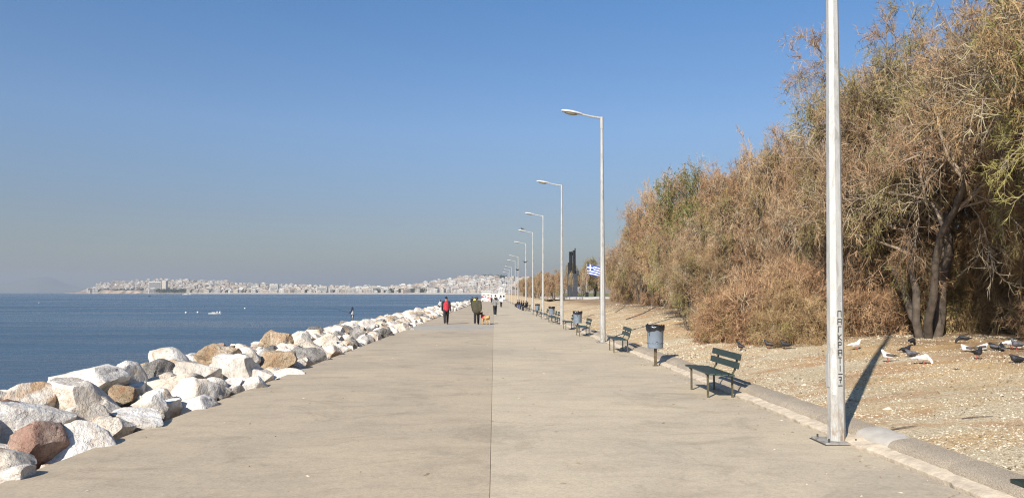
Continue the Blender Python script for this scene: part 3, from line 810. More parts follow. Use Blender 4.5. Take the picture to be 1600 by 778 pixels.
# scribble above and peeling stickers on the neighbouring facet
m_ = MB(); pts = []
for i in range(26):
    pts.append(facet(1.98 - i * 0.008, 0.026 * math.sin(i * 1.9) + 0.004 * random.uniform(-1, 1), 0.001))
m_.tube(pts, 0.0022, 4); m_.build('scribble', simple('grey_pencil', (0.3, 0.29, 0.28), 0.7), pole0)
FS = FAC; FAC = FS - R(45)
for zc, hh, ww in ((1.75, 0.32, 0.05), (1.35, 0.2, 0.045), (1.02, 0.16, 0.055), (0.7, 0.2, 0.04)):
    m_ = MB(); nn = 8; vs_ = []
    for i in range(nn + 1):
        z = zc + hh / 2 - hh * i / nn
        for s in (-1, 1): vs_.append(facet(z, s * ww / 2 * random.uniform(0.5, 1.1) + 0.004, 0.0018))
    m_.add(vs_, [(2 * i, 2 * i + 1, 2 * i + 3, 2 * i + 2) for i in range(nn)])
    m_.build('sticker_residue', M['sticker'], pole0)
FAC = FS

# ---- benches (origin: middle of the bench on the ground, long axis Y, sitter faces -X)
def bench_proto():
    r = empty('park_bench'); Ls = 1.72
    # seat: four slats
    for k, x in enumerate((-0.225, -0.105, 0.015, 0.135)):
        m_ = MB(); m_.box((0, 0, 0), (0.108, Ls, 0.034), bev=0.007)
        s_ = m_.build('seat_slat', M['bench'], r); s_.location = (x, random.uniform(-.006, .006), 0.455 - 0.008 * k)
        m_ = MB()
        for e in (-1, 1):
            m_.box((0, e * (Ls / 2 + 0.0006), 0.001), (0.088, 0.0012, 0.006))
        ww = m_.build('worn_edge', M['bench_end'], s_)
    lean = R(13)
    for k, h in enumerate((0.60, 0.755)):
        m_ = MB(); m_.box((0, 0, 0), (0.03, Ls, 0.118), bev=0.006)
        s_ = m_.build('back_slat', M['bench'], r)
        s_.location = (0.225 + math.tan(lean) * (h - 0.45), 0, h); s_.rotation_euler = (0, lean, 0)
    for sy in (-1, 1):
        y = sy * 0.58
        m_ = MB(); m_.box((-0.225, y, 0.218), (0.035, 0.035, 0.436), bev=0.003); m_.build('front_leg', M['leg'], r)
        m_ = MB()
        m_.tube([(0.225, y, 0.0), (0.225, y, 0.42), (0.27 + math.tan(lean) * 0.02, y, 0.50), (0.265 + math.tan(lean) * 0.37, y, 0.80)], 0.023, 4, twist=R(45))
        m_.build('rear_leg', M['leg'], r)
        m_ = MB(); m_.box((-0.03, y, 0.423), (0.47, 0.03, 0.02)); m_.build('seat_bracket', M['leg_dark'], r)
    return r
BX = 4.15
BENCH = [(4.88, 'green slatted bench on the promenade before the lettered lamp post'),
 (14.55, 'dark green slatted bench between the lettered lamp post and the first bin'),
 (25.6, 'green slatted bench between the first bin and the second lamp post'),
 (35.8, 'green bench standing in front of the second bin'),
 (42.6, 'green bench between the second bin and the third lamp post'),
 (51.3, 'green bench just past the third lamp post'),
 (54.4, 'green bench in front of the third bin')]
BENCH += [(d, 'green bench past the third bin, %s of those benches going along the walk' % ORD[q]) for q, d in enumerate((62.5, 70.5, 76, 94, 99, 108, 116, 125, 134))]
bp = bench_proto()
for i, (d, lab) in enumerate(BENCH):
    o = bp if i == 0 else copy_tree(bp)
    o.location = (BX + random.uniform(-.04, .04), d, pz(d)); o.rotation_euler = (0, 0, R(random.uniform(-2.5, 2.5)) if i != 1 else 0)
    tag(o, lab, 'bench', 'benches along the promenade')

# ---- litter bins
def bin_proto():
    r = empty('litter_bin')
    m_ = MB(); m_.box((0, 0, 0.275), (0.065, 0.065, 0.55), bev=0.006); m_.build('post', M['bin_post'], r)
    m_ = MB()
    prof = [(0.0, 0.47), (0.19, 0.47), (0.205, 0.48), (0.225, 1.04), (0.232, 1.05), (0.232, 1.06), (0.222, 1.06), (0.215, 1.03), (0.2, 0.55)]
    m_.lathe(prof, 28); dr = m_.build('drum', M['bin'], r, auto=35)
    # perforation row and slot
    m_ = MB()
    for k in range(30):
        a = 2 * math.pi * k / 30; rr = 0.2105
        m_.box((rr * math.cos(a), rr * math.sin(a), 0.60 + 0.008 * (k % 2)), (0.008, 0.013, 0.016), Matrix.Rotation(a, 3, 'Z'))
    m_.build('perforations', M['hole'], dr)
    for a, z, w_, h_ in ((R(205), 0.86, 0.016, 0.12), (R(201), 0.905, 0.05, 0.02), (R(255), 0.985, 0.02, 0.018), (R(285), 0.985, 0.02, 0.018), (R(262), 0.65, 0.05, 0.012)):
        rr = lerp_tab([(0.48, 0.205), (1.04, 0.225)], z) + 0.001
        m_ = MB(); m_.box((rr * math.cos(a), rr * math.sin(a), z), (0.006, w_, h_), Matrix.Rotation(a, 3, 'Z')); m_.build('slot', M['hole'], dr)
    m_ = MB()
    rn = random.Random(3)
    def bag(u, v):
        a = 2 * math.pi * u
        rr, z = [(0.242, 0.945), (0.250, 1.0), (0.250, 1.05), (0.236, 1.082), (0.205, 1.078), (0.18, 0.99), (0.14, 0.84)][int(round(v * 6))]
        q = noise.noise((math.cos(a) * 2.5, math.sin(a) * 2.5, v * 3)); 
        return (rr * math.cos(a) * (1 + 0.035 * q), rr * math.sin(a) * (1 + 0.035 * q), z + (0.05 * q if v < 0.7 else 0))
    m_.grid(bag, 48, 6); m_.build('bag_liner', M['bag'], r, smooth=True)
    m_ = MB(); m_.box((0, 0, 0.006), (0.13, 0.13, 0.012)); m_.build('foot_plate', M['plate_dark'], r)
    m_ = MB(); m_.lathe([(0.0, 0.86), (0.17, 0.87)], 20); m_.build('rubbish', simple('rubbish', (0.1, 0.1, 0.1), 0.5, 0.8, 12), r)
    return r
bn = bin_proto()
for i, (d, lab) in enumerate([(20.3, 'blue-grey round litter bin with black liner on a post by the kerb'), (39.2, 'blue-grey litter bin behind a bench past the second lamp post'),
                   (56.8, 'blue-grey litter bin among the benches past the third lamp post'), (75.5, 'small blue-grey litter bin by the far benches'), (101, 'distant blue-grey litter bin beside seated people')]):
    o = bn if i == 0 else copy_tree(bn)
    o.location = (4.31, d, pz(d)); o.rotation_euler = (0, 0, R(15 + 40 * i)) if i else (0, 0, R(8)); tag(o, lab, 'litter bin', 'litter bins along the promenade')

# ================================================================ PEOPLE (bodies as one remeshed surface)
def caps_mesh(name, caps, voxel, mat, parent, smooth_it=4):
    bm = bmesh.new()
    for c in caps:
        if len(c) == 5: p, q, r0, r1, sc = c
        else: p, q, r0, r1 = c; sc = (1, 1)
        p, q = Vector(p), Vector(q)
        ax = (q - p); L = ax.length
        rot = ax.to_track_quat('Z', 'Y').to_matrix() if L > 1e-6 else Matrix.Identity(3)
        n = 12; rings = []
        prof = []
        for k in range(5): a = math.pi / 2 * k / 4; prof.append((r0 * math.sin(a), -r0 * math.cos(a)))
        for k in range(5): a = math.pi / 2 * k / 4; prof.append((r1 * math.cos(a), L + r1 * math.sin(a)))
        for (rr, z) in prof:
            ring = []
            for k in range(n):
                a = 2 * math.pi * k / n; v = rot @ Vector((rr * math.cos(a), rr * math.sin(a), z)) + p
                if sc != (1, 1):
                    cen = p + ax * (min(max(z / L, 0), 1) if L > 1e-6 else 0)
                    v.x = cen.x + (v.x - cen.x) * sc[0]; v.y = cen.y + (v.y - cen.y) * sc[1]
                ring.append(bm.verts.new(v))
            rings.append(ring)
        for A_, B_ in zip(rings, rings[1:]):
            for k in range(n):
                try: bm.faces.new((A_[k], A_[(k + 1) % n], B_[(k + 1) % n], B_[k]))
                except ValueError: pass
    bmesh.ops.remove_doubles(bm, verts=bm.verts[:], dist=1e-5)
    me = bpy.data.meshes.new(name); bm.to_mesh(me); bm.free(); me.materials.append(mat)
    o = link_mesh(name, me, parent)
    rm = o.modifiers.new('remesh', 'REMESH'); rm.mode = 'VOXEL'; rm.voxel_size = voxel; rm.use_smooth_shade = True
    sm = o.modifiers.new('smooth', 'SMOOTH'); sm.iterations = smooth_it; sm.factor = 0.5
    return o
def cloth(name, c, rough=0.85): return simple('cloth_' + name, c, rough, 0.2, 9, bmp=0.5, bscale=14)
SKIN = simple('skin', (0.42, 0.25, 0.17), 0.6, 0.08, 8)
SK = {'red': cloth('red', (0.42, 0.028, 0.045)), 'black': cloth('black', (0.012, 0.012, 0.015)), 'navy': cloth('navy', (0.015, 0.02, 0.045)), 'olive': cloth('olive', (0.055, 0.048, 0.028)),
      'grey': cloth('grey', (0.19, 0.19, 0.18)), 'white': cloth('white', (0.62, 0.62, 0.60)), 'yellow': cloth('yellow', (0.65, 0.55, 0.05)), 'blue': cloth('blue', (0.04, 0.055, 0.13)),
      'brown': simple('brown_hair', (0.06, 0.035, 0.02), 0.7), 'dark': simple('dark_hair', (0.012, 0.010, 0.009), 0.6), 'shoe': simple('shoe_leather', (0.02, 0.02, 0.02), 0.5),
      'shoew': simple('shoe_white', (0.5, 0.5, 0.5), 0.6), 'greyhair': simple('grey_hair', (0.25, 0.24, 0.22), 0.7)}
FACEM = {'lip': simple('lip', (0.3, 0.13, 0.11), 0.5), 'eye': simple('eye', (0.03, 0.025, 0.02), 0.2)}
def person(label, loc, rz, top, trouser, hair, shoes='shoe', pose='walk', hat=None, bulk=1.0, coat_len=0.0, sleeves=None, h=1.75, vox=0.014, group=None, phase=0.19, arms=None, hood=False, stripe=None):
    r = empty('person', loc, rz); tag(r, label, 'person', group)
    s = h / 1.75
    S = lambda p: tuple(k * s for k in p)
    if pose == 'sit':
        hip, chest, neck, head = (0, 0, 0.50), (0, -0.07, 0.86), (0, -0.04, 1.03), (0, 0.0, 1.17)
        legs = {sx: [(sx * 0.10, 0, 0.50), (sx * 0.13, 0.40, 0.50), (sx * 0.13, 0.38 + 0.05 * sx, 0.08)] for sx in (-1, 1)}
        arm = {sx: [(sx * 0.19, -0.06, 0.96), (sx * 0.25, 0.05, 0.70), (sx * 0.10, 0.26, 0.60)] for sx in (-1, 1)}
    else:
        hip, chest, neck, head = (0, 0, 0.95), (0, 0.02, 1.32), (0, 0.02, 1.49), (0, 0.045, 1.635)
        f = phase if pose == 'walk' else 0.0
        legs = {sx: [(sx * 0.09, 0, 0.93), (sx * 0.095, sx * f * 0.9 + 0.03, 0.50), (sx * 0.085, sx * f * 1.6 - (0.12 if sx < 0 and f else 0), 0.085 + (0.05 if sx < 0 and f else 0))] for sx in (-1, 1)}
        arm = {sx: [(sx * 0.185, 0.01, 1.42), (sx * 0.245, -0.05 - sx * f * 0.4, 1.15), (sx * 0.255, 0.03 - sx * f * 0.9, 0.91)] for sx in (-1, 1)}
        if arms: arm = arms
    # body: one continuous surface
    C = [(hip, chest, 0.135, 0.14, (1.15, 0.8)), (chest, neck, 0.14, 0.06, (1.1, 0.8)), (neck, head, 0.052, 0.055), (head, (head[0], head[1] + 0.005, head[2] + 0.03), 0.085, 0.092, (0.85, 1.02)),
         ((head[0], head[1] + 0.03, head[2] - 0.055), (head[0], head[1] + 0.055, head[2] - 0.07), 0.045, 0.035),
         ((head[0], head[1] + 0.09, head[2] + 0.005), (head[0], head[1] + 0.108, head[2] - 0.022), 0.010, 0.016)]
    for sx in (-1, 1):
        C.append(((sx * 0.078 + head[0], head[1], head[2] + 0.01), (sx * 0.083 + head[0], head[1] - 0.012, head[2] - 0.02), 0.016, 0.012))
        a, b, c = legs[sx]; C += [(a, b, 0.085, 0.057), (b, c, 0.056, 0.037), (c, (c[0], c[1] + 0.14, c[2] - 0.045), 0.036, 0.028)]
        a, b, c = arm[sx]; C += [((0, chest[1], a[2]), a, 0.06, 0.06), (a, b, 0.052, 0.042), (b, c, 0.04, 0.028)]
        A_, B_ = Vector(b), Vector(c); dr = (B_ - A_).normalized(); sd = Vector((0, 1, 0)); sd = (sd - dr * sd.dot(dr)).normalized()
        palm = B_ + dr * 0.07; C.append((tuple(B_), tuple(palm), 0.026, 0.034, (0.7, 1.0) if pose != 'sit' else (1, 1)))
        inw = Vector((-sx, 0, 0))
        for q, (o_, ln) in enumerate(((-0.030, 0.062), (-0.010, 0.075), (0.012, 0.072), (0.032, 0.055))):
            b0 = palm + sd * o_ + dr * 0.012; b1 = b0 + dr * ln * 0.55 + inw * 0.008; b2 = b1 + dr * ln * 0.35 + inw * 0.022
            C += [(tuple(b0), tuple(b1), 0.0095, 0.0085), (tuple(b1), tuple(b2), 0.0085, 0.0075)]
        th0 = B_ + dr * 0.025 + sd * 0.025; th1 = th0 + sd * 0.035 + dr * 0.035; C += [(tuple(th0), tuple(th1), 0.012, 0.010), (tuple(th1), tuple(th1 + dr * 0.03), 0.010, 0.008)]
    bd = caps_mesh('body', C, vox, SKIN, r, 2)
    for sx in (-1, 1):
        m_ = MB(); m_.lathe([(0.0, -0.006), (0.009, 0), (0.0, 0.006)], 8, (sx * 0.034 + head[0], head[1] + 0.092, head[2] + 0.012)); m_.build('eye', FACEM['eye'], bd)
    m_ = MB(); m_.box((head[0], head[1] + 0.094, head[2] - 0.055), (0.045, 0.01, 0.009)); m_.build('mouth', FACEM['lip'], bd)
    # clothing
    bk = bulk; low = (hip[0], hip[1], hip[2] - coat_len)
    J = [(low, chest, 0.160 * bk, 0.172 * bk, (1.12, 0.80)), (chest, (neck[0], neck[1], neck[2] - 0.02), 0.165 * bk, 0.075, (1.1, 0.8))]
    Sl = []
    for sx in (-1, 1):
        a, b, c = arm[sx]; Sl += [((0, chest[1], a[2] - 0.02), a, 0.075 * bk, 0.082 * bk), (a, b, 0.080 * bk, 0.066 * bk), (b, c, 0.066 * bk, 0.050 * bk)]
    if sleeves: caps_mesh('sleeves', Sl, max(vox, 0.016), SK[sleeves], r); caps_mesh('vest', J, max(vox, 0.016), SK[top], r)
    else: caps_mesh('jacket', J + Sl, max(vox, 0.016), SK[top], r)
    Tr = [((hip[0], hip[1], hip[2] - 0.02), (hip[0], hip[1], hip[2] + 0.06), 0.148, 0.145, (1.12, 0.82))]
    Sh = []
    for sx in (-1, 1):
        a, b, c = legs[sx]; Tr += [(a, b, 0.112, 0.086), (b, (c[0], c[1], c[2] + 0.02), 0.086, 0.072)]
        sh = caps_mesh('shoe', [((c[0], c[1] - 0.03, c[2] - 0.035), (c[0], c[1] + 0.15, c[2] - 0.05), 0.048, 0.036), (c, (c[0], c[1], c[2] - 0.02), 0.045, 0.045)], max(vox, 0.014), SK[shoes], r)
    caps_mesh('trousers', Tr, max(vox, 0.016), SK[trouser], r)
    if stripe:
        for sx in (-1, 1):
            a, b, c = legs[sx]
            caps_mesh('trouser_panel', [((a[0] - 0.02, a[1] - 0.045, a[2] - .1), (b[0] - .02, b[1] - 0.035, b[2]), 0.075, 0.055), ((b[0] - .02, b[1] - 0.035, b[2]), (c[0] - .01, c[1] - 0.02, c[2] + 0.05), 0.055, 0.045)], 0.018, SK[stripe], r) if sx < 0 else None
    hd = head
    if hair: caps_mesh('hair', [((hd[0], hd[1] - 0.022, hd[2] + 0.04), (hd[0], hd[1] - 0.03, hd[2] + 0.045), 0.098, 0.098, (0.9, 1)), ((hd[0], hd[1] - 0.05, hd[2] + 0.02), (hd[0], hd[1] - 0.05, hd[2] - 0.05), 0.075, 0.055)], max(vox, 0.014), SK[hair], r)
    if hat: caps_mesh('cap', [((hd[0], hd[1] - 0.002, hd[2] + 0.055), (hd[0], hd[1] - 0.008, hd[2] + 0.085), 0.104, 0.085, (0.92, 1.02)), ((hd[0], hd[1] + 0.09, hd[2] + 0.055), (hd[0], hd[1] + 0.15, hd[2] + 0.045), 0.03, 0.022)], 0.014, SK[hat], r)
    if hood: caps_mesh('hood', [((hd[0], hd[1] - 0.025, hd[2] + 0.035), (hd[0], hd[1] - 0.035, hd[2] - 0.09), 0.125, 0.115, (0.95, 1.0)), ((hd[0], hd[1] - 0.06, hd[2] - 0.09), (hd[0], hd[1] - 0.06, hd[2] - 0.17), 0.11, 0.09)], 0.016, SK[hood], r)
    r.scale = (s, s, s)
    return r
def at(px, y, z=None):
    x = (px - 772) / 1186.0 * y; return (x, y, pz(y) if z is None else z)
person('man in red vest with black sleeves and dark cap walking away', at(697.5, 50.7), R(4), 'red', 'black', None, pose='walk', hat='black', sleeves='black', h=1.80, bulk=1.06)
person('heavy man in bulky olive coat walking beside a dog', at(745, 50.2), R(-3), 'olive', 'black', 'brown', pose='walk', bulk=1.5, coat_len=0.06, h=1.80, phase=0.15)
person('woman in grey top and black leggings walking with bent arms', at(773.5, 73), R(2), 'grey', 'black', 'dark', 'shoew', pose='walk', h=1.74, bulk=0.95,
       arms={-1: [(-0.175, 0.01, 1.42), (-0.27, -0.06, 1.17), (-0.36, 0.12, 1.24)], 1: [(0.175, 0.01, 1.42), (0.27, -0.10, 1.17), (0.20, 0.12, 1.12)]})
person('person in a black jacket walking ahead of the man in the olive coat', at(738, 118), 0, 'black', 'black', 'dark', vox=0.025, h=1.8)
person('person with a yellow top walking ahead of the man in the olive coat', at(742.5, 116), 0, 'yellow', 'black', 'dark', vox=0.025, h=1.72)
person('person in white top walking far off near the seated people', at(783, 128), 0, 'white', 'black', 'dark', vox=0.03, h=1.75)
person('person in dark clothes strolling near the painted wall', at(768, 190), R(180), 'navy', 'black', 'dark', vox=0.03, h=1.75)
person('person in dark jacket standing near the end of the walk', at(776, 205), R(160), 'black', 'navy', 'dark', vox=0.03, h=1.75, pose='stand')
person('person in grey clothes walking near the end of the walk', at(781, 225), R(10), 'grey', 'black', 'dark', vox=0.03, h=1.7)
for d, c, lab in ((99.4, 'navy', 'person in navy seated on a far bench beside someone in black'), (98.6, 'black', 'person in black seated on a far bench beside someone in navy'), (108.3, 'black', 'person in black seated alone on a distant bench'), (116.3, 'navy', 'person in navy seated on a distant bench'), (125.2, 'black', 'person in dark clothes on the bench before the last one'), (134, 'black', 'person in dark clothes seated on the last bench')):
    person(lab, (BX - 0.02, d, pz(d) - 0.02), R(90), c, 'blue' if c == 'navy' else 'black', 'dark', pose='sit', vox=0.03, group='people seated on benches')
# fisherman standing on low boulders by the water
fy = 78.0; fx = (552.5 - 772) / 1186 * fy; fz = 1.85 - (504 - 457) / 1186 * fy
for dx, dy, sz, kd, lab in ((0, 0, 1.9, 'w', 'white boulder by the water carrying the person fishing'), (1.5, -0.3, 1.8, 'c', 'cream boulder by the water next to the person fishing'), (2.9, 0.2, 1.9, 'w', 'white boulder linking the fishing spot to the bank'), (-1.2, 0.9, 1.4, 'g', 'wet grey boulder at the water beyond the person fishing')):
    o = put_rock(fx + dx, fy + dy, fz - 0.62 + 0.12 * dx, sz, kd, 3, 0.7 + dx, 1.0); tag(o, lab, 'boulder', 'boulders along the sea edge')
AR = {-1: [(-0.185, 0.01, 1.42), (-0.24, 0.10, 1.18), (-0.07, 0.33, 1.17)], 1: [(0.185, 0.01, 1.42), (0.25, 0.10, 1.16), (0.07, 0.35, 1.12)]}
person('person in navy hood and white top fishing from the boulders', (fx, fy, fz), R(75), 'white', 'navy', None, pose='stand', hood='navy', h=1.6, vox=0.016, stripe='white', arms=AR, sleeves='navy')
m_ = MB(); p0 = Vector((fx - 0.22, fy + 0.05, fz + 1.0)); p1 = p0 + Vector((-2.6, 0.5, -0.1 + 0.75)); m_.tube([p0, p0.lerp(p1, 0.5) + Vector((0, 0, 0.03)), p1 + Vector((0, 0, -0.1))], [0.018, 0.012, 0.006], 5)
m_.tube([p0 + Vector((-0.12, 0, -0.05)), p0 + Vector((-0.2, 0.02, -0.04))], 0.03, 6)
tag(m_.build('fishing_rod', SK['dark']), 'thin dark fishing rod held out over the water', 'fishing rod')
person('small figure in white sitting low on the rocks by the water', ((688 - 772) / 1186 * 96.0, 96.0, 1.85 - (480 - 457) / 1186 * 96.0 - 0.35), R(60), 'white', 'black', 'dark', pose='sit', vox=0.03)
o = put_rock((688 - 772) / 1186 * 96.0, 96.0, 1.85 - (480 - 457) / 1186 * 96.0 - 0.42, 1.3, 'c', 5, 0.3); tag(o, 'cream boulder under the small seated figure by the water', 'boulder', 'boulders along the sea edge')

# ---- dog on the walk beside the olive coat
def dog(loc, rz):
    r = empty('dog', loc, rz); tag(r, 'tan dog with dark head and red harness walking beside the man in olive', 'dog')
    tan = simple('dog_fur_tan', (0.42, 0.27, 0.12), 0.9, 0.25, 8); dk = simple('dog_fur_dark', (0.03, 0.025, 0.02), 0.9, 0.3, 8)
    C = [((0, -0.28, 0.47), (0, 0.0, 0.44), 0.115, 0.11, (0.85, 1)), ((0, 0.0, 0.44), (0, 0.26, 0.47), 0.11, 0.145, (0.82, 1)), ((0, 0.30, 0.52), (0, 0.42, 0.66), 0.095, 0.075)]
    for sx in (-1, 1):
        st = 0.06 * sx
        C += [((sx * 0.075, 0.26, 0.42), (sx * 0.08, 0.22 + st, 0.28), 0.062, 0.04), ((sx * 0.08, 0.22 + st, 0.28), (sx * 0.08, 0.26 + st, 0.05), 0.032, 0.026), ((sx * 0.08, 0.26 + st, 0.04), (sx * 0.08, 0.30 + st, 0.028), 0.03, 0.026)]
        C += [((sx * 0.07, -0.26, 0.44), (sx * 0.08, -0.17 - st, 0.30), 0.085, 0.055), ((sx * 0.08, -0.17 - st, 0.30), (sx * 0.08, -0.33 - st, 0.17), 0.045, 0.03), ((sx * 0.08, -0.33 - st, 0.17), (sx * 0.08, -0.29 - st, 0.04), 0.027, 0.024), ((sx * 0.08, -0.29 - st, 0.035), (sx * 0.08, -0.24 - st, 0.028), 0.028, 0.024)]
    C += [((0, -0.36, 0.54), (0, -0.45, 0.62), 0.04, 0.036), ((0, -0.45, 0.62), (0, -0.46, 0.74), 0.036, 0.022)]
    bd = caps_mesh('body', C, 0.014, tan, r, 3)
    H = [((0, 0.42, 0.68), (0, 0.47, 0.72), 0.085, 0.088), ((0, 0.50, 0.70), (0, 0.62, 0.665), 0.055, 0.036)]
    for sx in (-1, 1): H += [((sx * 0.065, 0.42, 0.76), (sx * 0.085, 0.42, 0.84), 0.032, 0.010)]
    caps_mesh('head', H, 0.012, dk, r, 2)
    caps_mesh('harness', [((0, 0.16, 0.46), (0, 0.27, 0.48), 0.150, 0.155, (0.82, 1)), ((0, 0.02, 0.56), (0, 0.2, 0.58), 0.03, 0.03)], 0.016, SK['red'], r)
dog(at(758.5, 50.4), R(38))
m_ = MB(); a = Vector(at(749.5, 50.3)) + Vector((0, 0, 0.92)); b = Vector(at(758, 50.5)) + Vector((0, 0, 0.6)); m_.tube([a, a.lerp(b, .5) - Vector((0, 0, .08)), b], 0.008, 5)
tag(m_.build('dog_leash', SK['black']), 'thin black leash between the olive-coated man and the dog', 'leash')

# ---- pigeons
FEA = {'dark': simple('feather_dark', (0.022, 0.023, 0.028), 0.6, 0.3, 20), 'grey': simple('feather_grey', (0.10, 0.10, 0.11), 0.7, 0.35, 25), 'white': simple('feather_white', (0.72, 0.71, 0.69), 0.8, 0.1, 20), 'brown': simple('feather_brown', (0.085, 0.065, 0.055), 0.7, 0.3, 25), 'leg': simple('bird_leg', (0.35, 0.08, 0.06), 0.6), 'beak': simple('beak', (0.06, 0.05, 0.05), 0.5)}
def pigeon(loc, rz, body, wing, pose, label, s=1.0):
    r = empty('pigeon', loc, rz); tag(r, label, 'pigeon', 'pigeons on the dry ground')
    if pose == 'peck': nk = [(0, 0.09, 0.15), (0, 0.14, 0.10), (0, 0.165, 0.045)]
    elif pose == 'sit': nk = [(0, 0.08, 0.10), (0, 0.10, 0.145), (0, 0.12, 0.155)]
    else: nk = [(0, 0.08, 0.17), (0, 0.105, 0.225), (0, 0.12, 0.255)]
    zb = 0.075 if pose == 'sit' else 0.135
    C = [((0, -0.07, zb), (0, 0.05, zb + 0.02), 0.052, 0.066, (0.92, 1)), ((0, 0.05, zb + 0.02), nk[1], 0.055, 0.034), (nk[1], nk[2], 0.032, 0.027), ((0, -0.07, zb), (0, -0.15, zb + 0.005), 0.045, 0.018, (1.1, 1))]
    bd = caps_mesh('body', C, 0.010, FEA[body], r, 2)
    d = (Vector(nk[2]) - Vector(nk[1])).normalized(); d = (d + Vector((0, 0.9, -0.1))).normalized() if pose != 'peck' else Vector((0, 0.5, -0.85))
    m_ = MB(); b = Vector(nk[2]); m_.tube([b + d * 0.02, b + d * 0.05], [0.008, 0.002], 6); m_.build('beak', FEA['beak'], bd)
    for sx in (-1, 1):
        caps_mesh('wing', [((sx * 0.055, 0.045, zb + 0.03), (sx * 0.05, -0.08, zb + 0.02), 0.03, 0.032, (0.55, 1)), ((sx * 0.05, -0.08, zb + 0.02), (sx * 0.025, -0.20, zb + 0.008), 0.03, 0.010, (0.5, 1))], 0.010, FEA[wing], r, 1)
        if pose != 'sit':
            m_ = MB(); m_.tube([(sx * 0.025, 0.0, zb - 0.03), (sx * 0.025, 0.01, 0.01)], 0.006, 5)
            for q in (-0.4, 0, 0.4): m_.tube([(sx * 0.025, 0.01, 0.008), (sx * 0.025 + 0.03 * math.sin(q), 0.01 + 0.032 * math.cos(q), 0.004)], 0.004, 4)
            m_.build('leg', FEA['leg'], r)
    m_ = MB(); m_.add([(-0.025, -0.13, zb + 0.012), (0.025, -0.13, zb + 0.012), (0.038, -0.245, zb - 0.004), (-0.038, -0.245, zb - 0.004), (-0.025, -0.13, zb), (0.025, -0.13, zb), (0.038, -0.245, zb - 0.012), (-0.038, -0.245, zb - 0.012)], [(0, 1, 2, 3), (7, 6, 5, 4), (0, 4, 5, 1), (1, 5, 6, 2), (2, 6, 7, 3), (3, 7, 4, 0)])
    m_.build('tail', FEA[wing], r)
    r.scale = (s, s, s)
PG = [(1158, 549, 10, 'dark', 'brown', 'stand', 'dark pigeon standing tall behind the bench back'),
 (1203, 546, 70, 'dark', 'brown', 'stand', 'brown-grey pigeon facing the sea near the bush, beside a dark one'),
 (1229, 546, 75, 'dark', 'dark', 'stand', 'dark pigeon near the bush beside a brown-grey one'),
 (1340, 546, -80, 'white', 'white', 'stand', 'white pigeon by the bush beyond the lettered pole'),
 (1391, 568, 85, 'white', 'brown', 'stand', 'brown-winged pigeon with white breast at the pole shadow'),
 (1420, 549, -70, 'dark', 'dark', 'sit', 'dark pigeon crouching low by the tree roots'),
 (1430, 539, -50, 'dark', 'dark', 'peck', 'black pigeon pecking near the tree trunk'),
 (1428, 559, 95, 'grey', 'grey', 'sit', 'grey pigeon crouching next to a white pecking one'),
 (1447, 571, -100, 'white', 'white', 'peck', 'white pigeon pecking next to a crouching grey one'),
 (1512, 537, 60, 'dark', 'dark', 'peck', 'black pigeon by the tree trunk with a white one in front'),
 (1516, 550, 100, 'white', 'grey', 'sit', 'grey-winged white pigeon crouching in front of a black one'),
 (1534, 564, 175, 'dark', 'dark', 'stand', 'black pigeon seen front on in the open gravel'),
 (1541, 549, -90, 'white', 'brown', 'sit', 'pale brown pigeon crouching behind the black one facing out'),
 (1562, 549, 20, 'dark', 'grey', 'sit', 'dark pigeon resting beside another near the right-hand tree'),
 (1573, 550, -30, 'dark', 'grey', 'sit', 'dark pigeon with grey wings resting close to its neighbour'),
 (1588, 547, -90, 'white', 'white', 'peck', 'white pigeon pecking beside the tree base'),
 (1598, 549, 90, 'grey', 'grey', 'stand', 'grey pigeon standing beside the white one at the tree base'),
 (1597, 569, 85, 'dark', 'dark', 'sit', 'dark pigeon in the tree shade on open gravel')]
for px, py, rz, b, w_, ps, lab in PG:
    x, y = on_ground(px, py); pigeon((x, y, gz(x, y) - 0.004), R(rz), b, w_, ps, lab, 0.92)
# birds perched on lamps and in flight
def flying(loc, rz, label, s=1.0, mat='dark'):
    r = empty('bird', loc, rz); tag(r, label, 'bird', 'birds in the air')
    caps_mesh('body', [((0, -0.1, 0), (0, 0.08, 0.01), 0.04, 0.055), ((0, 0.08, 0.01), (0, 0.17, 0.02), 0.04, 0.025), ((0, -0.1, 0), (0, -0.22, 0), 0.035, 0.02, (1.6, 1))], 0.014, FEA[mat], r)
    for sx in (-1, 1):
        m_ = MB(); P = [(0.03, 0.07, 0.02), (0.17, 0.10, 0.11), (0.36, 0.02, 0.17), (0.20, -0.05, 0.10), (0.03, -0.07, 0.02)]
        m_.add([(sx * x, y, z) for x, y, z in P] + [(sx * x, y, z - 0.012) for x, y, z in P], [(0, 1, 2, 3, 4), (9, 8, 7, 6, 5)] + [(i, (i + 1) % 5, (i + 1) % 5 + 5, i + 5) for i in range(5)])
        m_.build('wing', FEA[mat], r)
    r.scale = (s, s, s)
def sky_pt(px, py, d): return ((px - 772) / 1186 * d, d, 1.85 + (457 - py) / 1186 * d)
flying(sky_pt(820.5, 410, 88), R(40), 'dark bird flying close past a lamp pole', 1.15)
flying(sky_pt(808.5, 422, 100), R(-60), 'small dark bird flying beside a farther lamp pole', 1.1)
flying(sky_pt(240.5, 463, 150), R(70), 'dark bird skimming low over the sea', 1.1)
for li, lab in ((4, 'pigeon perched on the head of a street lamp'), (8, 'dark pigeon perched on a distant lamp head')):
    L0 = LAMPS[li].location; pigeon((L0.x - 1.2, L0.y, L0.z + 9.15 + 0.085 + 0.064 + 0.09), R(80), 'dark', 'dark', 'stand', lab, 1.1)

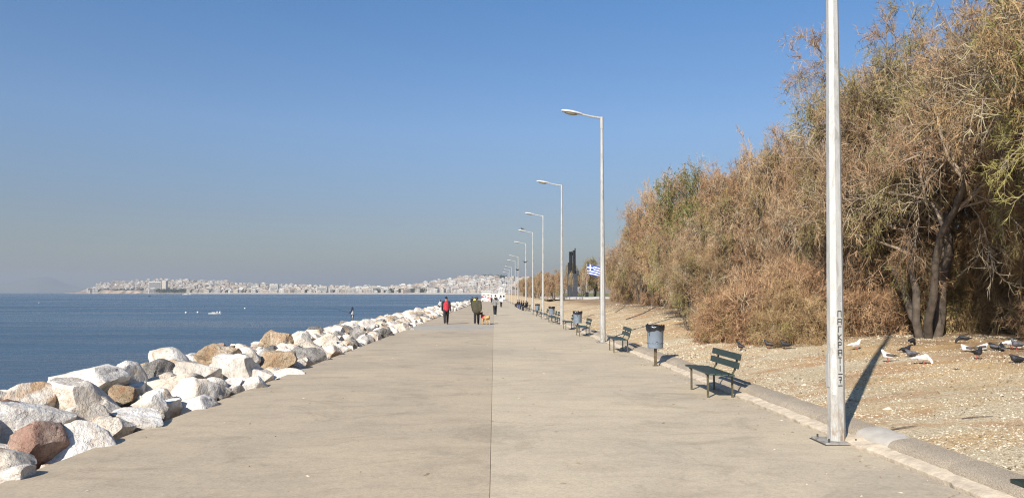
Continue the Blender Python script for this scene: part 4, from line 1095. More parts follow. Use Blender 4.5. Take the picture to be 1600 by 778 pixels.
# ================================================================ TREES
def rot_about(vec, ax, ang):
    c = np.cos(ang)[:, None]; s = np.sin(ang)[:, None]
    return vec * c + np.cross(ax, vec) * s + ax * (np.sum(ax * vec, 1)[:, None]) * (1 - c)
def norm(a): return a / np.maximum(np.linalg.norm(a, axis=1, keepdims=True), 1e-9)
def grow(start, d, length, K, r, wob, grav):
    """polylines (N,K,3) from start in direction d"""
    N = len(start); P = np.zeros((N, K, 3)); P[:, 0] = start; dd = d.copy(); st = (length / (K - 1))[:, None]
    for k in range(1, K):
        dd = norm(dd + wob * r.normal(size=(N, 3)) + np.array([0, 0, grav]))
        P[:, k] = P[:, k - 1] + dd * st
    return P
def children(P, c, r, t0, t1, a0, a1, L, lv, K, wob, grav, up=0.0, skip=None):
    N, Kp, _ = P.shape
    idx = np.repeat(np.arange(N), c); n = len(idx)
    t = t0 + (t1 - t0) * r.random(n); f = t * (Kp - 1); k = np.minimum(f.astype(int), Kp - 2); u = (f - k)[:, None]
    A = P[idx, k]; B = P[idx, k + 1]; s = A + (B - A) * u; tan = norm(B - A)
    rv = norm(r.normal(size=(n, 3))); perp = norm(np.cross(tan, rv)); ang = a0 + (a1 - a0) * r.random(n)
    d = norm(tan * np.cos(ang)[:, None] + perp * np.sin(ang)[:, None] + np.array([0, 0, up]))
    ln = L * (1 - 0.35 * t) * (1 + lv * r.normal(size=n)).clip(0.45, 1.7)
    return grow(s, d, ln, K, r, wob, grav), idx
def tubes(P, r0, r1, n):
    N, K, _ = P.shape
    t = np.zeros_like(P); t[:, 1:-1] = P[:, 2:] - P[:, :-2]; t[:, 0] = P[:, 1] - P[:, 0]; t[:, -1] = P[:, -1] - P[:, -2]
    t /= np.maximum(np.linalg.norm(t, axis=2, keepdims=True), 1e-9)
    ref = np.where(np.abs(t[..., 2:3]) < 0.9, np.array([0, 0, 1.0]), np.array([1.0, 0, 0]))
    u = np.cross(t, ref); u /= np.linalg.norm(u, axis=2, keepdims=True); v = np.cross(t, u)
    rad = (r0[:, None] + (r1 - r0)[:, None] * np.linspace(0, 1, K)[None])[..., None]
    V = np.stack([P + (u * math.cos(2 * math.pi * k / n) + v * math.sin(2 * math.pi * k / n)) * rad for k in range(n)], 2).reshape(-1, 3)
    b = (np.arange(N)[:, None, None] * K + np.arange(K - 1)[None, :, None]) * n + np.arange(n)[None, None, :]
    b2 = (np.arange(N)[:, None, None] * K + np.arange(K - 1)[None, :, None]) * n + ((np.arange(n) + 1) % n)[None, None, :]
    T = np.concatenate([np.stack([b, b2, b2 + n], -1).reshape(-1, 3), np.stack([b, b2 + n, b + n], -1).reshape(-1, 3)])
    return V, T
def strips(P, w, r):
    """three-point flat twigs"""
    N = len(P); side = norm(np.cross(P[:, 2] - P[:, 0], r.normal(size=(N, 3)))) * w[:, None]
    V = np.stack([P[:, 0] - side, P[:, 0] + side, P[:, 1] - side * 0.8, P[:, 1] + side * 0.8, P[:, 2]], 1).reshape(-1, 3)
    b = np.arange(N)[:, None] * 5
    T = np.stack([b + np.array([0, 1, 3]), b + np.array([0, 3, 2]), b + np.array([2, 3, 4])], 1).reshape(-1, 3)
    return V, T
def needles(P, w, r):
    N = len(P); side = norm(np.cross(P[:, 2] - P[:, 0], r.normal(size=(N, 3)))) * w[:, None]
    V = np.stack([P[:, 0] - side, P[:, 0] + side, P[:, 2]], 1).reshape(-1, 3)
    return V, np.arange(N * 3).reshape(-1, 3)
def join(parts):
    Vs, Ts, n0 = [], [], 0
    for V, T in parts: Vs.append(V); Ts.append(T + n0); n0 += len(V)
    return np.concatenate(Vs), np.concatenate(Ts)
def tree_variant(seed, stems=4, lens=(4.6, 2.4, 1.5, 0.85, 0.36, 0.17), cnt=(7, 7, 10, 9, 11), tilt=(6, 28), rad=3.9, green=0.22, bare=0.1, H=9.0, trunk_r=0.135, wscale=1.0, leafy=False, start_t=0.40):
    r = np.random.default_rng(seed)
    az = np.arange(stems) * 2 * math.pi / stems + r.random(stems) * 1.2; ti = np.radians(tilt[0] + (tilt[1] - tilt[0]) * r.random(stems))
    d = np.stack([np.cos(az) * np.sin(ti), np.sin(az) * np.sin(ti), np.cos(ti)], 1)
    s = np.stack([np.cos(az) * 0.16, np.sin(az) * 0.16, -0.15 + 0 * az], 1) * (1 if lens[0] > 2 else 2.0)
    P0 = grow(s, d, lens[0] * (0.85 + 0.3 * r.random(stems)), 9, r, 0.2, 0.02)
    P1, _ = children(P0, cnt[0], r, start_t, 1, R(28), R(65), lens[1], 0.2, 7, 0.20, 0.01, 0.18)
    P2, i2 = children(P1, cnt[1], r, 0.2, 1, R(25), R(65), lens[2], 0.22, 6, 0.20, -0.02, 0.05)
    P3, i3 = children(P2, cnt[2], r, 0.15, 1, R(25), R(70), lens[3], 0.25, 5, 0.22, -0.05, 0.0)
    c2 = r.random(len(P2))                            # each limb clump has its own hue
    clump = c2[i3]
    P4, i4 = children(P3, cnt[3], r, 0.1, 1, R(20), R(70), lens[4], 0.3, 3, 0.25, -0.05, 0.03)
    cl4 = clump[i4]
    keep = cl4 < 1 - bare
    P5, i5 = children(P4[keep], cnt[4], r, 0.05, 1, R(15), R(60), lens[5], 0.3, 3, 0.2, -0.04, 0.05)
    cl5 = cl4[keep][i5]
    # normalise to the wanted height
    top = np.percentile(P4[..., 2], 99.7); k = H / top
    rr = np.percentile(np.linalg.norm(P4[..., :2], axis=-1), 96); q_ = rad / rr
    for P in (P0, P1, P2, P3, P4, P5): P *= np.array([q_, q_, k])
    tr = trunk_r
    V, T = tubes(P0, np.full(len(P0), tr) * (0.8 + 0.4 * r.random(len(P0))), np.full(len(P0), tr * 0.38), 9)
    base = np_mesh('trunk', V, T, [M['bark']], smooth=True)
    V, T = join([tubes(P1, np.full(len(P1), tr * 0.36), np.full(len(P1), tr * 0.13), 6), tubes(P2, np.full(len(P2), tr * 0.16), np.full(len(P2), tr * 0.065), 5), tubes(P3, np.full(len(P3), tr * 0.08), np.full(len(P3), tr * 0.03), 3)])
    limb = np_mesh('limbs', V, T, [M['branch']], smooth=True)
    def tonef(c, n):
        tn = np.where(c < 1 - green - bare, 0.55 * (c / max(1e-6, 1 - green - bare)) + 0.0, np.where(c < 1 - bare, 0.66 + 0.2 * (c - (1 - green - bare)) / max(green, 1e-6), 0.95))
        return np.clip(tn + r.normal(0, 0.05, n), 0, 1)
    A = strips(P4, (0.0055 + 0.003 * r.random(len(P4))) * wscale, r); B = needles(P5, (0.0036 + 0.003 * r.random(len(P5))) * wscale, r)
    V, T = join([A, B]); tone = np.concatenate([np.repeat(np.where(cl4 > 1 - bare, 0.90, tonef(cl4, len(P4)) * 0.8 + 0.12), 3), tonef(cl5, len(P5))])
    crown = np_mesh('crown', V, T, [M['twig']], tone)
    leaf = None
    if leafy:                                         # small green leaves on the upper sprays
        q = P5[(P5[:, 2, 2] > 0.55 * H) & (r.random(len(P5)) < 0.16)]
        n = len(q); c = q[:, 1]; e1 = norm(r.normal(size=(n, 3))) * 0.05; e2 = norm(np.cross(e1, r.normal(size=(n, 3)))) * 0.028
        V = np.stack([c - e1, c + e2, c + e1, c - e2], 1).reshape(-1, 3); b = np.arange(n)[:, None] * 4
        T = np.stack([b + np.array([0, 1, 2]), b + np.array([0, 2, 3])], 1).reshape(-1, 3)
        leaf = np_mesh('leaves', V, T, [M['leafg']], np.repeat(r.random(n), 2))
    return base, limb, crown, leaf
VAR = [tree_variant(21, 4, green=0.22, bare=0.2), tree_variant(22, 5, cnt=(6, 7, 10, 9, 11), green=0.30, bare=0.26), tree_variant(23, 4, green=0.10, bare=0.14), tree_variant(24, 4, green=0.28, bare=0.18, leafy=True)]
BUSH = tree_variant(31, 12, (1.1, 0.95, 0.75, 0.5, 0.3, 0.17), (5, 5, 5, 6, 9), (8, 62), green=0.04, bare=0.03, H=2.6, rad=1.75, trunk_r=0.035, start_t=0.15)
SAP = tree_variant(33, 1, (2.6, 1.2, 0.7, 0.4, 0.25, 0.12), (9, 5, 4, 4, 2), (0, 6), green=0.0, bare=0.3, H=4.2, rad=0.9, trunk_r=0.06, wscale=1.6)
def tree(name, var, x, y, z, s, rz, label, group, sxy=1.0, cat='tree', tilt=0):
    r = empty(name, (x, y, z), rz); r.scale = (s * sxy, s * sxy, s); r.rotation_euler = (0, R(tilt), rz)
    tag(r, label, cat, group)
    link_mesh('trunk', var[0], r); lb = link_mesh('limbs', var[1], r); link_mesh('crown', var[2], r)
    if var[3]: link_mesh('leaves', var[3], r)
    return r
ROW = [(11.9, 14.6, 9.6, 0), (11.3, 19.6, 8.9, 1), (11.7, 24.6, 7.9, 2), (11.4, 30, 7.4, 0), (11.3, 36.5, 7.5, 3), (11.5, 44, 8.9, 3), (12.0, 52, 8.5, 2), (12.8, 61, 8.0, 0), (13.5, 70, 7.6, 2), (14.4, 80, 7.0, 2), (15.4, 90, 6.2, 1)]
BACK = [(17, 15, 10, 2), (16.2, 20.5, 9.8, 3), (16.2, 26, 9.2, 1), (16.5, 33, 8.8, 2), (17, 40.5, 8.8, 0), (17.2, 49, 9, 1), (18, 58, 8.6, 2), (18.3, 68, 8.2, 0), (19, 80, 7.6, 1), (20, 92, 7.4, 2)]
RL = ['tall grey-brown tamarisk overhanging the resting pigeons', 'tall olive tamarisk with pale bare branches and a thick leaning trunk behind the pigeons', 'brown tamarisk rising over the dense bush beyond the lettered pole',
      'feathery brown tamarisk behind the near bench', 'tamarisk with green leafy top behind the first bin', 'tamarisk with green leafy sprays standing above the small double trunk']
for i, (x, y, h_, v) in enumerate(ROW):
    tree('tamarisk_tree', VAR[v], x, y, gz(x, y) - 0.02, h_ / 9.0, R(71 * i + (20 if i != 2 else 190)), RL[i] if i < len(RL) else 'rounded brown tamarisk, %s in the front row from the lettered lamp post' % ORD[i], 'tamarisk trees of the belt')
for i, (x, y, h_, v) in enumerate(BACK):
    tree('tamarisk_tree', VAR[v], x, y, gz(x, y) - 0.02, h_ / 9.0, R(133 * i + 50), 'tamarisk in the back row, %s from the resting pigeons' % ORD[i], 'tamarisk trees of the belt')
BU = [(8.35, 20.8, 0.55, 'low reddish brown bush beside two dark pigeons'), (7.55, 23.6, 0.62, 'low spreading brown bush at the belt edge behind the near bench'), (8.6, 22.4, 0.88, 'dense brown bush at the tree belt edge behind the near bench'), (8.9, 24.2, 1.0, 'brown bush deeper in the belt behind the near bench'), (10.9, 22.6, 0.9, 'brown bush in the shade beyond the lettered pole'), (10.2, 27.0, 0.8, 'tangled brown bush near the small double trunk'),
      (13.9, 20.8, 1.2, 'brown bush behind the thick trunk'), (12.9, 16.4, 0.55, 'scrubby bush at the right-hand tree base'), (12.6, 28.5, 0.9, 'brown bush under the feathery tamarisk'),
      (13.4, 34, 0.9, 'brown bush behind the double trunk'), (13.6, 41, 0.8, 'brown bush under the leafy tamarisk')]
BU += [(13.8 + 0.2 * i, d, 0.7, 'low brown bush at the belt foot, %s past the leafy tamarisk' % ORD[i]) for i, d in enumerate((47, 54, 60, 66, 73, 80, 88))]
BU += [(14.5, 22, 1.5, 'brown thicket bush in the belt shade, %s going along' % ORD[0]), (14.2, 26, 1.5, 'brown thicket bush in the belt shade, %s going along' % ORD[1]), (19, 18, 1.4, 'brown thicket bush in the belt shade, %s going along' % ORD[2]), (14.5, 30, 1.5, 'brown thicket bush in the belt shade, %s going along' % ORD[3]), (19.5, 24, 1.6, 'brown thicket bush in the belt shade, %s going along' % ORD[4]), (15, 37, 1.5, 'brown thicket bush in the belt shade, %s going along' % ORD[5])]
for i, (x, y, s, lab) in enumerate(BU):
    tree('brown_bush', BUSH, x, y, gz(x, y) - 0.05, s, R(67 * i), lab, 'bushes in the tree belt', 1.05 if s > 1.1 else 1.3, 'bush', tilt=(i * 37 % 17) - 8)
tree('young_tamarisk', VAR[0], 7.75, 29.8, gz(7.75, 29.8), 0.36, R(40), 'small twin-stemmed tamarisk standing forward of the belt behind the bin', 'tamarisk trees of the belt', 1.2)
tree('young_tamarisk', VAR[2], 9.9, 34.0, gz(9.9, 34), 0.45, R(10), 'small dark-stemmed tamarisk beside the dense bush', 'tamarisk trees of the belt', 1.1)
# thicket along the far stretch and round the monument
for i, (x, y, h_, v) in enumerate([(9.4, 119, 4.4, 2), (9.6, 131, 4.8, 0), (9.7, 144, 5.0, 2), (9.6, 160, 5.2, 1), (9.7, 178, 5.2, 2), (9.8, 198, 5.4, 0), (9.8, 222, 5.6, 2), (9.8, 250, 6, 1), (11, 276, 6, 2)]):
    tree('thicket_tree', VAR[v], x, y, gz(x, y), h_ / 9.0, R(91 * i), 'reddish brown thicket tree by the far walk, %s past the benches' % ORD[i], 'thicket beyond the benches', 1.0)
for i, (x, y, h_, v) in enumerate([(18.5, 160, 7.0, 1), (22, 165, 8.6, 3), (26.5, 160, 8.6, 1), (16.5, 182, 6.6, 2), (31, 150, 8.6, 3), (24, 140, 6.0, 0), (20, 120, 4.5, 2), (24, 108, 6.4, 2), (13.5, 205, 7, 0), (21, 200, 9, 3), (36, 140, 9, 0)]):
    tree('park_tree', VAR[v], x, y, gz(x, y), h_ / 9.0, R(57 * i), 'olive brown park tree near the monument and flags', 'trees behind the monument')
for i, (x, y, s) in enumerate([(11.6, 117, 1.05), (13.2, 113, 1.1), (15.6, 112, 0.8), (14.6, 121, 0.95), (10.2, 110, 0.6)]):
    tree('bare_sapling', SAP, x, y, gz(x, y), s, R(77 * i), 'thin bare sapling in front of the dark monument', 'bare saplings by the monument')
# fallen twigs on the gravel
def fallen(pts, rad, label):
    m_ = MB(); P = [Vector((x, y, gz(x, y) + h_)) for x, y, h_ in pts]
    m_.tube(P, [rad] * (len(P) - 1) + [rad * 0.4], 5)
    tag(m_.build('fallen_branch', M['bark']), label, 'branch')
x, y = on_ground(1505, 655); fallen([(x, y, 0.012), (x + 0.16, y - 0.06, 0.02), (x + 0.34, y - 0.1, 0.012)], 0.007, 'thin dark twig lying on the gravel behind the kerb')
x, y = on_ground(1405, 672); fallen([(x - .1, y, 0.012), (x + 0.08, y - 0.0, 0.02), (x + 0.25, y + 0.02, 0.012)], 0.008, 'short brown stick lying beside the repaired kerb stone')
x, y = on_ground(1005, 497); fallen([(x - .9, y + .3, 0.03), (x, y, 0.25), (x + 0.8, y + 0.4, 0.5), (x + 1.4, y + .3, .75)], 0.035, 'dead grey bough lying on the pale gravel beyond the bin')
x, y = on_ground(975, 487); fallen([(x - .6, y, 0.03), (x, y, 0.3), (x + 0.5, y + 0.4, 0.9)], 0.03, 'dead forked bough propped on the gravel near the second lamp')

# ================================================================ MONUMENT AND FLAGS
MON = empty('monument', (13.55, 131, gz(13.55, 131))); MON.scale = (0.95, 0.95, 0.93); tag(MON, 'tall dark abstract monument of upright slabs behind the thicket', 'monument')
blk = simple('dark_bronze', (0.018, 0.018, 0.02), 0.5, 0.3, 3, 0.3); gst = simple('dark_grey_stone', (0.034, 0.036, 0.042), 0.7, 0.25, 1.5, bmp=0.3, bscale=5)
def mpart(name, mat, *boxes):
    m_ = MB()
    for c, s in boxes: m_.box(c, s, bev=0.03)
    return m_.build(name, mat, MON)
mpart('base', gst, ((0, 0, 2.3), (1.7, 1.5, 4.6)))
mpart('plinth', gst, ((0, 0, 0.25), (3.0, 2.6, 0.5)))
mpart('slab', blk, ((-0.50, -0.1, 6.35), (0.22, 0.8, 4.7))); mpart('slab', blk, ((-0.16, 0.15, 6.6), (0.26, 0.7, 4.3))); mpart('slab', blk, ((0.20, -0.15, 6.7), (0.30, 0.8, 4.5))); mpart('slab', blk, ((0.50, 0.1, 6.9), (0.16, 0.5, 4.95)))
mpart('slab', blk, ((-0.72, 0, 5.6), (0.2, 0.6, 2.2))); mpart('crossbar', blk, ((-0.1, 0.2, 8.3), (0.9, 0.3, 0.5)))
mpart('rim', gst, ((0.85, -0.3, 4.75), (0.55, 0.5, 0.9)))
m_ = MB(); m_.box((16.5, 130, gz(16, 130) + 0.1), (16, 22, 0.35), bev=0.05); tag(m_.build('plaza', simple('plaza_stone', (0.4, 0.39, 0.37), 0.8, 0.15, 1)), kind='structure')
fb = simple('flag_blue', (0.02, 0.06, 0.30), 0.8, 0.1); fw = simple('flag_white', (0.75, 0.75, 0.75), 0.8, 0.05)
def flagpole(x, y, hgt, fw_, fh, ang, label, lab2):
    z0 = gz(x, y)
    r = empty('flagpole', (x, y, z0)); tag(r, label, 'flagpole', 'flagpoles by the monument')
    m_ = MB(); m_.tube([(0, 0, 0), (0, 0, hgt)], [0.06, 0.035], 8); m_.build('pole', M['pole'], r)
    m_ = MB(); m_.lathe([(0, hgt), (0.06, hgt + 0.05), (0, hgt + 0.12)], 10); m_.build('finial', M['pole'], r)
    m_ = MB(); m_.box((0, 0, 0.55), (0.5, 0.5, 1.1), bev=0.05); m_.build('pedestal', blk, r)
    f = empty('flag', (x, y, z0)); tag(f, lab2, 'flag', 'flags by the monument')
    ca, sa = math.cos(ang), math.sin(ang)
    def P(u, v):
        q = u * fw_; wv = 0.14 * math.sin(u * 7 + v * 1.2) * u
        return (0.05 + ca * q - sa * wv, sa * q + ca * wv, hgt - 0.08 - v * fh - 0.30 * u * u * fh - 0.15 * u * fh)
    def strip(u0, u1, v0, v1, name, mat, off=0.0):
        m_ = MB(); m_.grid(lambda a, b: tuple(Vector(P(u0 + (u1 - u0) * a, v0 + (v1 - v0) * b)) + Vector((0, -off, 0))), 16, 2)
        o = m_.build(name, mat, f, smooth=True); s_ = o.modifiers.new('thick', 'SOLIDIFY'); s_.thickness = 0.006
    for k in range(9):
        u0 = 0.0 if k >= 5 else 0.37
        strip(u0, 1, k / 9, (k + 1) / 9, 'stripe', fb if k % 2 == 0 else fw)
    strip(0, 0.148, 0, 2 / 9, 'canton_square', fb); strip(0.222, 0.37, 0, 2 / 9, 'canton_square', fb); strip(0, 0.148, 3 / 9, 5 / 9, 'canton_square', fb); strip(0.222, 0.37, 3 / 9, 5 / 9, 'canton_square', fb)
    strip(0, 0.37, 2 / 9, 3 / 9, 'cross_bar', fw); strip(0.148, 0.222, 0, 2 / 9, 'cross_arm', fw); strip(0.148, 0.222, 3 / 9, 5 / 9, 'cross_arm', fw)
flagpole(15.3, 125, 5.75, 2.9, 1.75, R(-12), 'white flagpole beside the dark monument', 'Greek flag blowing out sideways beside the dark monument')
flagpole(17.3, 122, 6.9, 2.2, 1.7, R(-70), 'white flagpole partly behind the second lamp post', 'Greek flag hanging steeply behind the second lamp post')

# ================================================================ FAR END OF THE WALK
def graffiti():
    m, t, b = new_mat('graffiti_paint'); v = coords(t, 'Object', (1, 1, 1))
    vo = nd(t, 'ShaderNodeTexVoronoi'); vo.inputs['Scale'].default_value = 2.2; t.links.new(v, vo.inputs['Vector'])
    r = ramp(t, [(0.0, (0.65, 0.62, 0.58)), (0.35, (0.62, 0.12, 0.16)), (0.5, (0.66, 0.6, 0.55)), (0.65, (0.06, 0.05, 0.06)), (0.8, (0.6, 0.42, 0.1)), (0.9, (0.6, 0.3, 0.4))], 'CONSTANT')
    t.links.new(vo.outputs['Color'], r.inputs[0]); t.links.new(r.outputs[0], b.inputs['Base Color']); b.inputs['Roughness'].default_value = 0.8; return m
W = empty('painted_wall', (-2.9, 272, pz(272))); tag(W, 'low wall covered in red and black graffiti at the end of the walk', 'wall')
m_ = MB(); m_.box((0, 0, 1.1), (3.6, 0.5, 2.2), bev=0.03); m_.build('wall_face', graffiti(), W)
m_ = MB(); m_.box((0, 0, 2.26), (3.8, 0.7, 0.12), bev=0.02); m_.build('coping', M['mortar'], W)
wht = simple('white_render', (0.58, 0.565, 0.53), 0.7, 0.06, 1)
def kiosk(x, y, w_, d_, h_, label, roofc):
    r = empty('kiosk', (x, y, -1.1)); tag(r, label, 'building')
    m_ = MB(); m_.box((0, 0, h_ / 2), (w_, d_, h_), bev=0.03); m_.build('wall', wht, r)
    m_ = MB(); m_.box((0, 0, h_ + 0.12), (w_ + 0.6, d_ + 0.6, 0.24), bev=0.03); m_.build('roof', roofc, r)
    for k in range(max(2, int(w_ / 2))):
        m_ = MB(); m_.box((-w_ / 2 + (k + 0.5) * w_ / max(2, int(w_ / 2)), -d_ / 2 - 0.02, h_ * 0.55), (0.7, 0.06, 0.8)); m_.build('window', M['hole'], r)
kiosk(-3.2, 305, 3.6, 4.0, 3.3, 'white boathouse beyond the painted wall at the end of the walk', wht)
kiosk(0.6, 340, 6.0, 4, 2.8, 'long white shed behind the people at the end of the walk', M['lamp_case'])
kiosk(3.4, 320, 2.6, 3, 2.6, 'small white hut by the far lamp posts', wht)
for i, (x, y, h_) in enumerate([(-4.6, 296, 7.0), (-2.2, 305, 8.0), (-0.4, 298, 6.0)]):
    m_ = MB(); m_.tube([(x, y, -1.5), (x, y, h_)], [0.09, 0.05], 6); m_.tube([(x - 0.9, y, h_ - 1.6), (x + 0.9, y, h_ - 1.6)], 0.04, 5)
    tag(m_.build('boat_mast', M['lamp_case']), 'pale mast standing up beyond the end of the walk', 'mast', 'masts at the end of the walk')

# ---- small craft and buoys
def boat(px, py, L, label, rz=0.2, crew=0):
    d = (1.85 - SEA_Z) * 1186 / (py - 457); r = empty('small_boat', ((px - 772) / 1186 * d, d, SEA_Z), rz); tag(r, label, 'boat')
    vs_ = []; fs = []; N = 9
    for i in range(N):
        t = i / (N - 1); wd = (1 - (2 * t - 0.75) ** 4 * 0.9 if t > 0.375 else 0.9) * L * 0.17; wd = max(wd, 0.01); x = (t - 0.5) * L
        for q, (a, z) in enumerate(((-1, 0.28), (-0.7, -0.08), (0.7, -0.08), (1, 0.28))): vs_.append((x, a * wd, (z + 0.12 * t * t * (z > 0)) * L / 3))
    for i in range(N - 1):
        for k in range(3): fs.append((i * 4 + k, i * 4 + k + 1, i * 4 + 5 + k, i * 4 + 4 + k))
    m_ = MB(); m_.add(vs_, fs + [(0, 1, 2, 3)]); m_.build('hull', wht, r)
    m_ = MB(); m_.box((0, 0, 0.07 * L / 3), (L * 0.8, L * 0.24, 0.03)); m_.build('deck', M['lamp_case'], r)
    m_ = MB(); m_.box((-0.1 * L, 0, 0.26 * L / 3), (L * 0.28, L * 0.2, 0.36 * L / 3), bev=0.03); m_.build('cabin', wht, r)
    return r, d
r_, d_ = boat(341, 490, 2.3, 'tiny white boat with two white bundles floating on the open sea', 0.15)
for x in (0.45, 0.95):
    m_ = MB(); m_.lathe([(0, 0), (0.15, 0.1), (0.13, 0.35), (0, 0.5)], 10, (x, 0, 0.08)); m_.build('bundle', wht, r_)
boat(297, 460.5, 14, 'white motor boat moored off the far headland', 0.1)
def gull(px, py, label):
    d = (1.85 - SEA_Z) * 1186 / (py - 457)
    r = empty('buoy', ((px - 772) / 1186 * d, d, SEA_Z)); tag(r, label, 'buoy', 'white buoys on the sea')
    m_ = MB(); m_.lathe([(0, -0.2), (0.28, -0.05), (0.32, 0.15), (0.2, 0.38), (0.0, 0.45)], 14); m_.build('float', wht, r, smooth=True)
    m_ = MB(); m_.lathe([(0.0, 0.6), (0.05, 0.58), (0.05, 0.4)], 8); m_.build('top_eye', M['plate_dark'], r); r.scale = (0.65, 0.65, 0.65)
for px, py in ((315, 488), (297, 488.5), (387, 482), (73, 473)): gull(px, py, 'small white buoy floating on the open sea')

# ================================================================ FAR TOWN ACROSS THE BAY
DCO = [(120, 2750), (150, 2650), (260, 2450), (420, 2250), (560, 2120), (640, 2020), (700, 1950), (780, 1880), (900, 1820), (1050, 1800)]     # coast distance by bearing
TOPY = [(120, 455), (150, 444), (175, 440), (215, 438), (250, 436), (340, 437), (400, 443), (470, 445), (560, 447), (610, 447), (640, 444), (680, 437), (720, 432), (745, 429.5), (800, 431), (850, 434), (900, 437), (1050, 444)]
DEPTH = 560.0
def land_z(px, k):                                  # k 0 at the shore .. 1 at the back of the slope
    D = lerp_tab(DCO, px) + DEPTH * k
    ztop = 1.85 + (457 - lerp_tab(TOPY, px)) / 1186 * (lerp_tab(DCO, px) + DEPTH) - 13
    z0 = SEA_Z + 2.5
    return z0 + max(0.0, ztop - z0) * (k ** 1.15)
m_ = MB()
PX = [112 + 8 * i for i in range(119)]
KS = [-0.06, -0.02, 0.0, 0.1, 0.25, 0.45, 0.7, 1.0, 1.25, 1.6]
vs_ = []
for px in PX:
    for k in KS:
        D = lerp_tab(DCO, px) + DEPTH * k
        z = land_z(px, min(max(k, 0), 1)) - (max(0, k - 1) * 45) - (5 if k == -0.06 else (1.5 if k == -0.02 else 0))
        cl = 0
        if 160 < px < 245 and k in (0.0, 0.1): cl = 8 + 5 * noise.noise((px * 0.15, k * 9, 0))
        if px < 140 and k >= 0: z = min(z, SEA_Z + 4 + (px - 112) * 0.25)
        vs_.append(((px - 772) / 1186 * D, D, z + cl))
nk = len(KS)
m_.add(vs_, [(i * nk + j, (i + 1) * nk + j, (i + 1) * nk + j + 1, i * nk + j + 1) for i in range(len(PX) - 1) for j in range(nk - 1)])
def headland():
    m, t, b = new_mat('dry_headland'); v = coords(t, 'World'); n = nz(t, v, 0.03, 6, 0.65); n2 = nz(t, v, 0.008, 3)
    r = ramp(t, [(0.35, (0.10, 0.10, 0.07)), (0.5, (0.30, 0.22, 0.16)), (0.65, (0.45, 0.35, 0.27))]); t.links.new(n, r.inputs[0]); t.links.new(r.outputs[0], b.inputs['Base Color'])
    b.inputs['Roughness'].default_value = 0.95; return m
tag(m_.build('headland', headland(), smooth=False), kind='structure')
# faint far mountain
m_ = MB()
def mt(u, v):
    x = -6600 + 2000 * u; prof = math.exp(-((u - 0.55) / 0.16) ** 2) * 165 + math.exp(-((u - 0.32) / 0.2) ** 2) * 110 + math.exp(-((u - 0.85) / 0.14) ** 2) * 60 + 12 * noise.noise((u * 30, 0, 0))
    return (x, 9000 + 500 * v, SEA_Z - 3 + max(0.1, prof) * math.sin(math.pi * min(1, v * 0.5 + 0.0)) if v > 0 else SEA_Z - 3)
m_.grid(mt, 60, 4); tag(m_.build('hill', simple('far_hill', (0.12, 0.12, 0.09), 0.95, 0.2, 0.01, kind='World')), kind='structure')

# building variants (unit: metres); slots 0 wall, 1 dark openings, 2 slabs
WALLC = [(0.50, 0.44, 0.36), (0.62, 0.59, 0.54), (0.45, 0.37, 0.28), (0.50, 0.40, 0.31), (0.46, 0.44, 0.41)]
WM = [simple('town_wall', c, 0.85, 0.08, 0.2, rnd=True) for c in WALLC]
dk = simple('town_opening', (0.09, 0.09, 0.10), 0.5, 0.3, 0.5); slb = simple('balcony_slab', (0.62, 0.59, 0.54), 0.8, 0.05, 1)
def house(w_, d_, fl, bays, seed):
    rn = random.Random(seed); m_ = MB(); h_ = fl * 3.1
    m_.box((0, 0, h_ / 2 - 1), (w_, d_, h_ + 2))
    m_.box((rn.uniform(-.2, .2) * w_, 0, h_ + 1.2), (w_ * rn.uniform(.3, .6), d_ * .5, 2.4))
    for f in range(fl):
        zc = f * 3.1 + 1.6
        for b in range(bays):
            x = -w_ / 2 + (b + 0.5) * w_ / bays
            m_.mi = 1; m_.box((x, -d_ / 2 - 0.03, zc), (w_ / bays * 0.55, 0.1, 1.7)); m_.mi = 0
        m_.mi = 2
        if f and rn.random() < 0.85: m_.box((0, -d_ / 2 - 0.6, f * 3.1 + 0.35), (w_ * rn.choice((0.6, 0.9, 0.95)), 1.2, 0.85))
        m_.mi = 0
        m_.mi = 1; m_.box((-w_ / 2 - 0.03, 0, zc), (0.1, d_ * 0.6, 1.3)); m_.mi = 0
    return m_
PROT = []
for i, (w_, d_, fl, bays) in enumerate([(16, 12, 4, 4), (13, 11, 5, 3), (22, 13, 4, 5), (18, 12, 6, 4), (11, 10, 3, 3), (26, 12, 5, 6)]):
    for c in range(5):
        hm = house(w_, d_, fl, bays, i); PROT.append((hm.mesh('house', [WM[c], dk, slb]), w_, fl * 3.1, hm, c))
rn = random.Random(77)
spots = []
for row in range(12):
    k = row / 11.0
    px = 148.0 + rn.uniform(0, 4)
    while px < 905:
        D = lerp_tab(DCO, px) + DEPTH * k * rn.uniform(0.96, 1.04)
        step = rn.uniform(12, 21) / D * 1186
        skip = (612 < px < 672 and row < 3 and rn.random() < 0.45) or (250 < px < 300 and row < 1) or (158 < px < 235 and row < 3) or rn.random() < 0.06 or px > 800 and row < 3
        if px < 160 and row > 3: skip = True
        if not skip: spots.append((px, k, D, row))
        px += step
PW = {}
def vis(sp): px, k, D, row = sp; return (1.0 if row in (0, 11) else 0.55) / D
spots.sort(key=vis, reverse=True)
LBL = [('beige', 'beige flat-roofed block'), ('white', 'white flat-roofed block'), ('tan', 'tan flat-roofed block'), ('peach', 'pinkish flat-roofed block'), ('grey', 'pale grey flat-roofed block')]
V_, F_, Mi_ = [], [], []
nb = 0
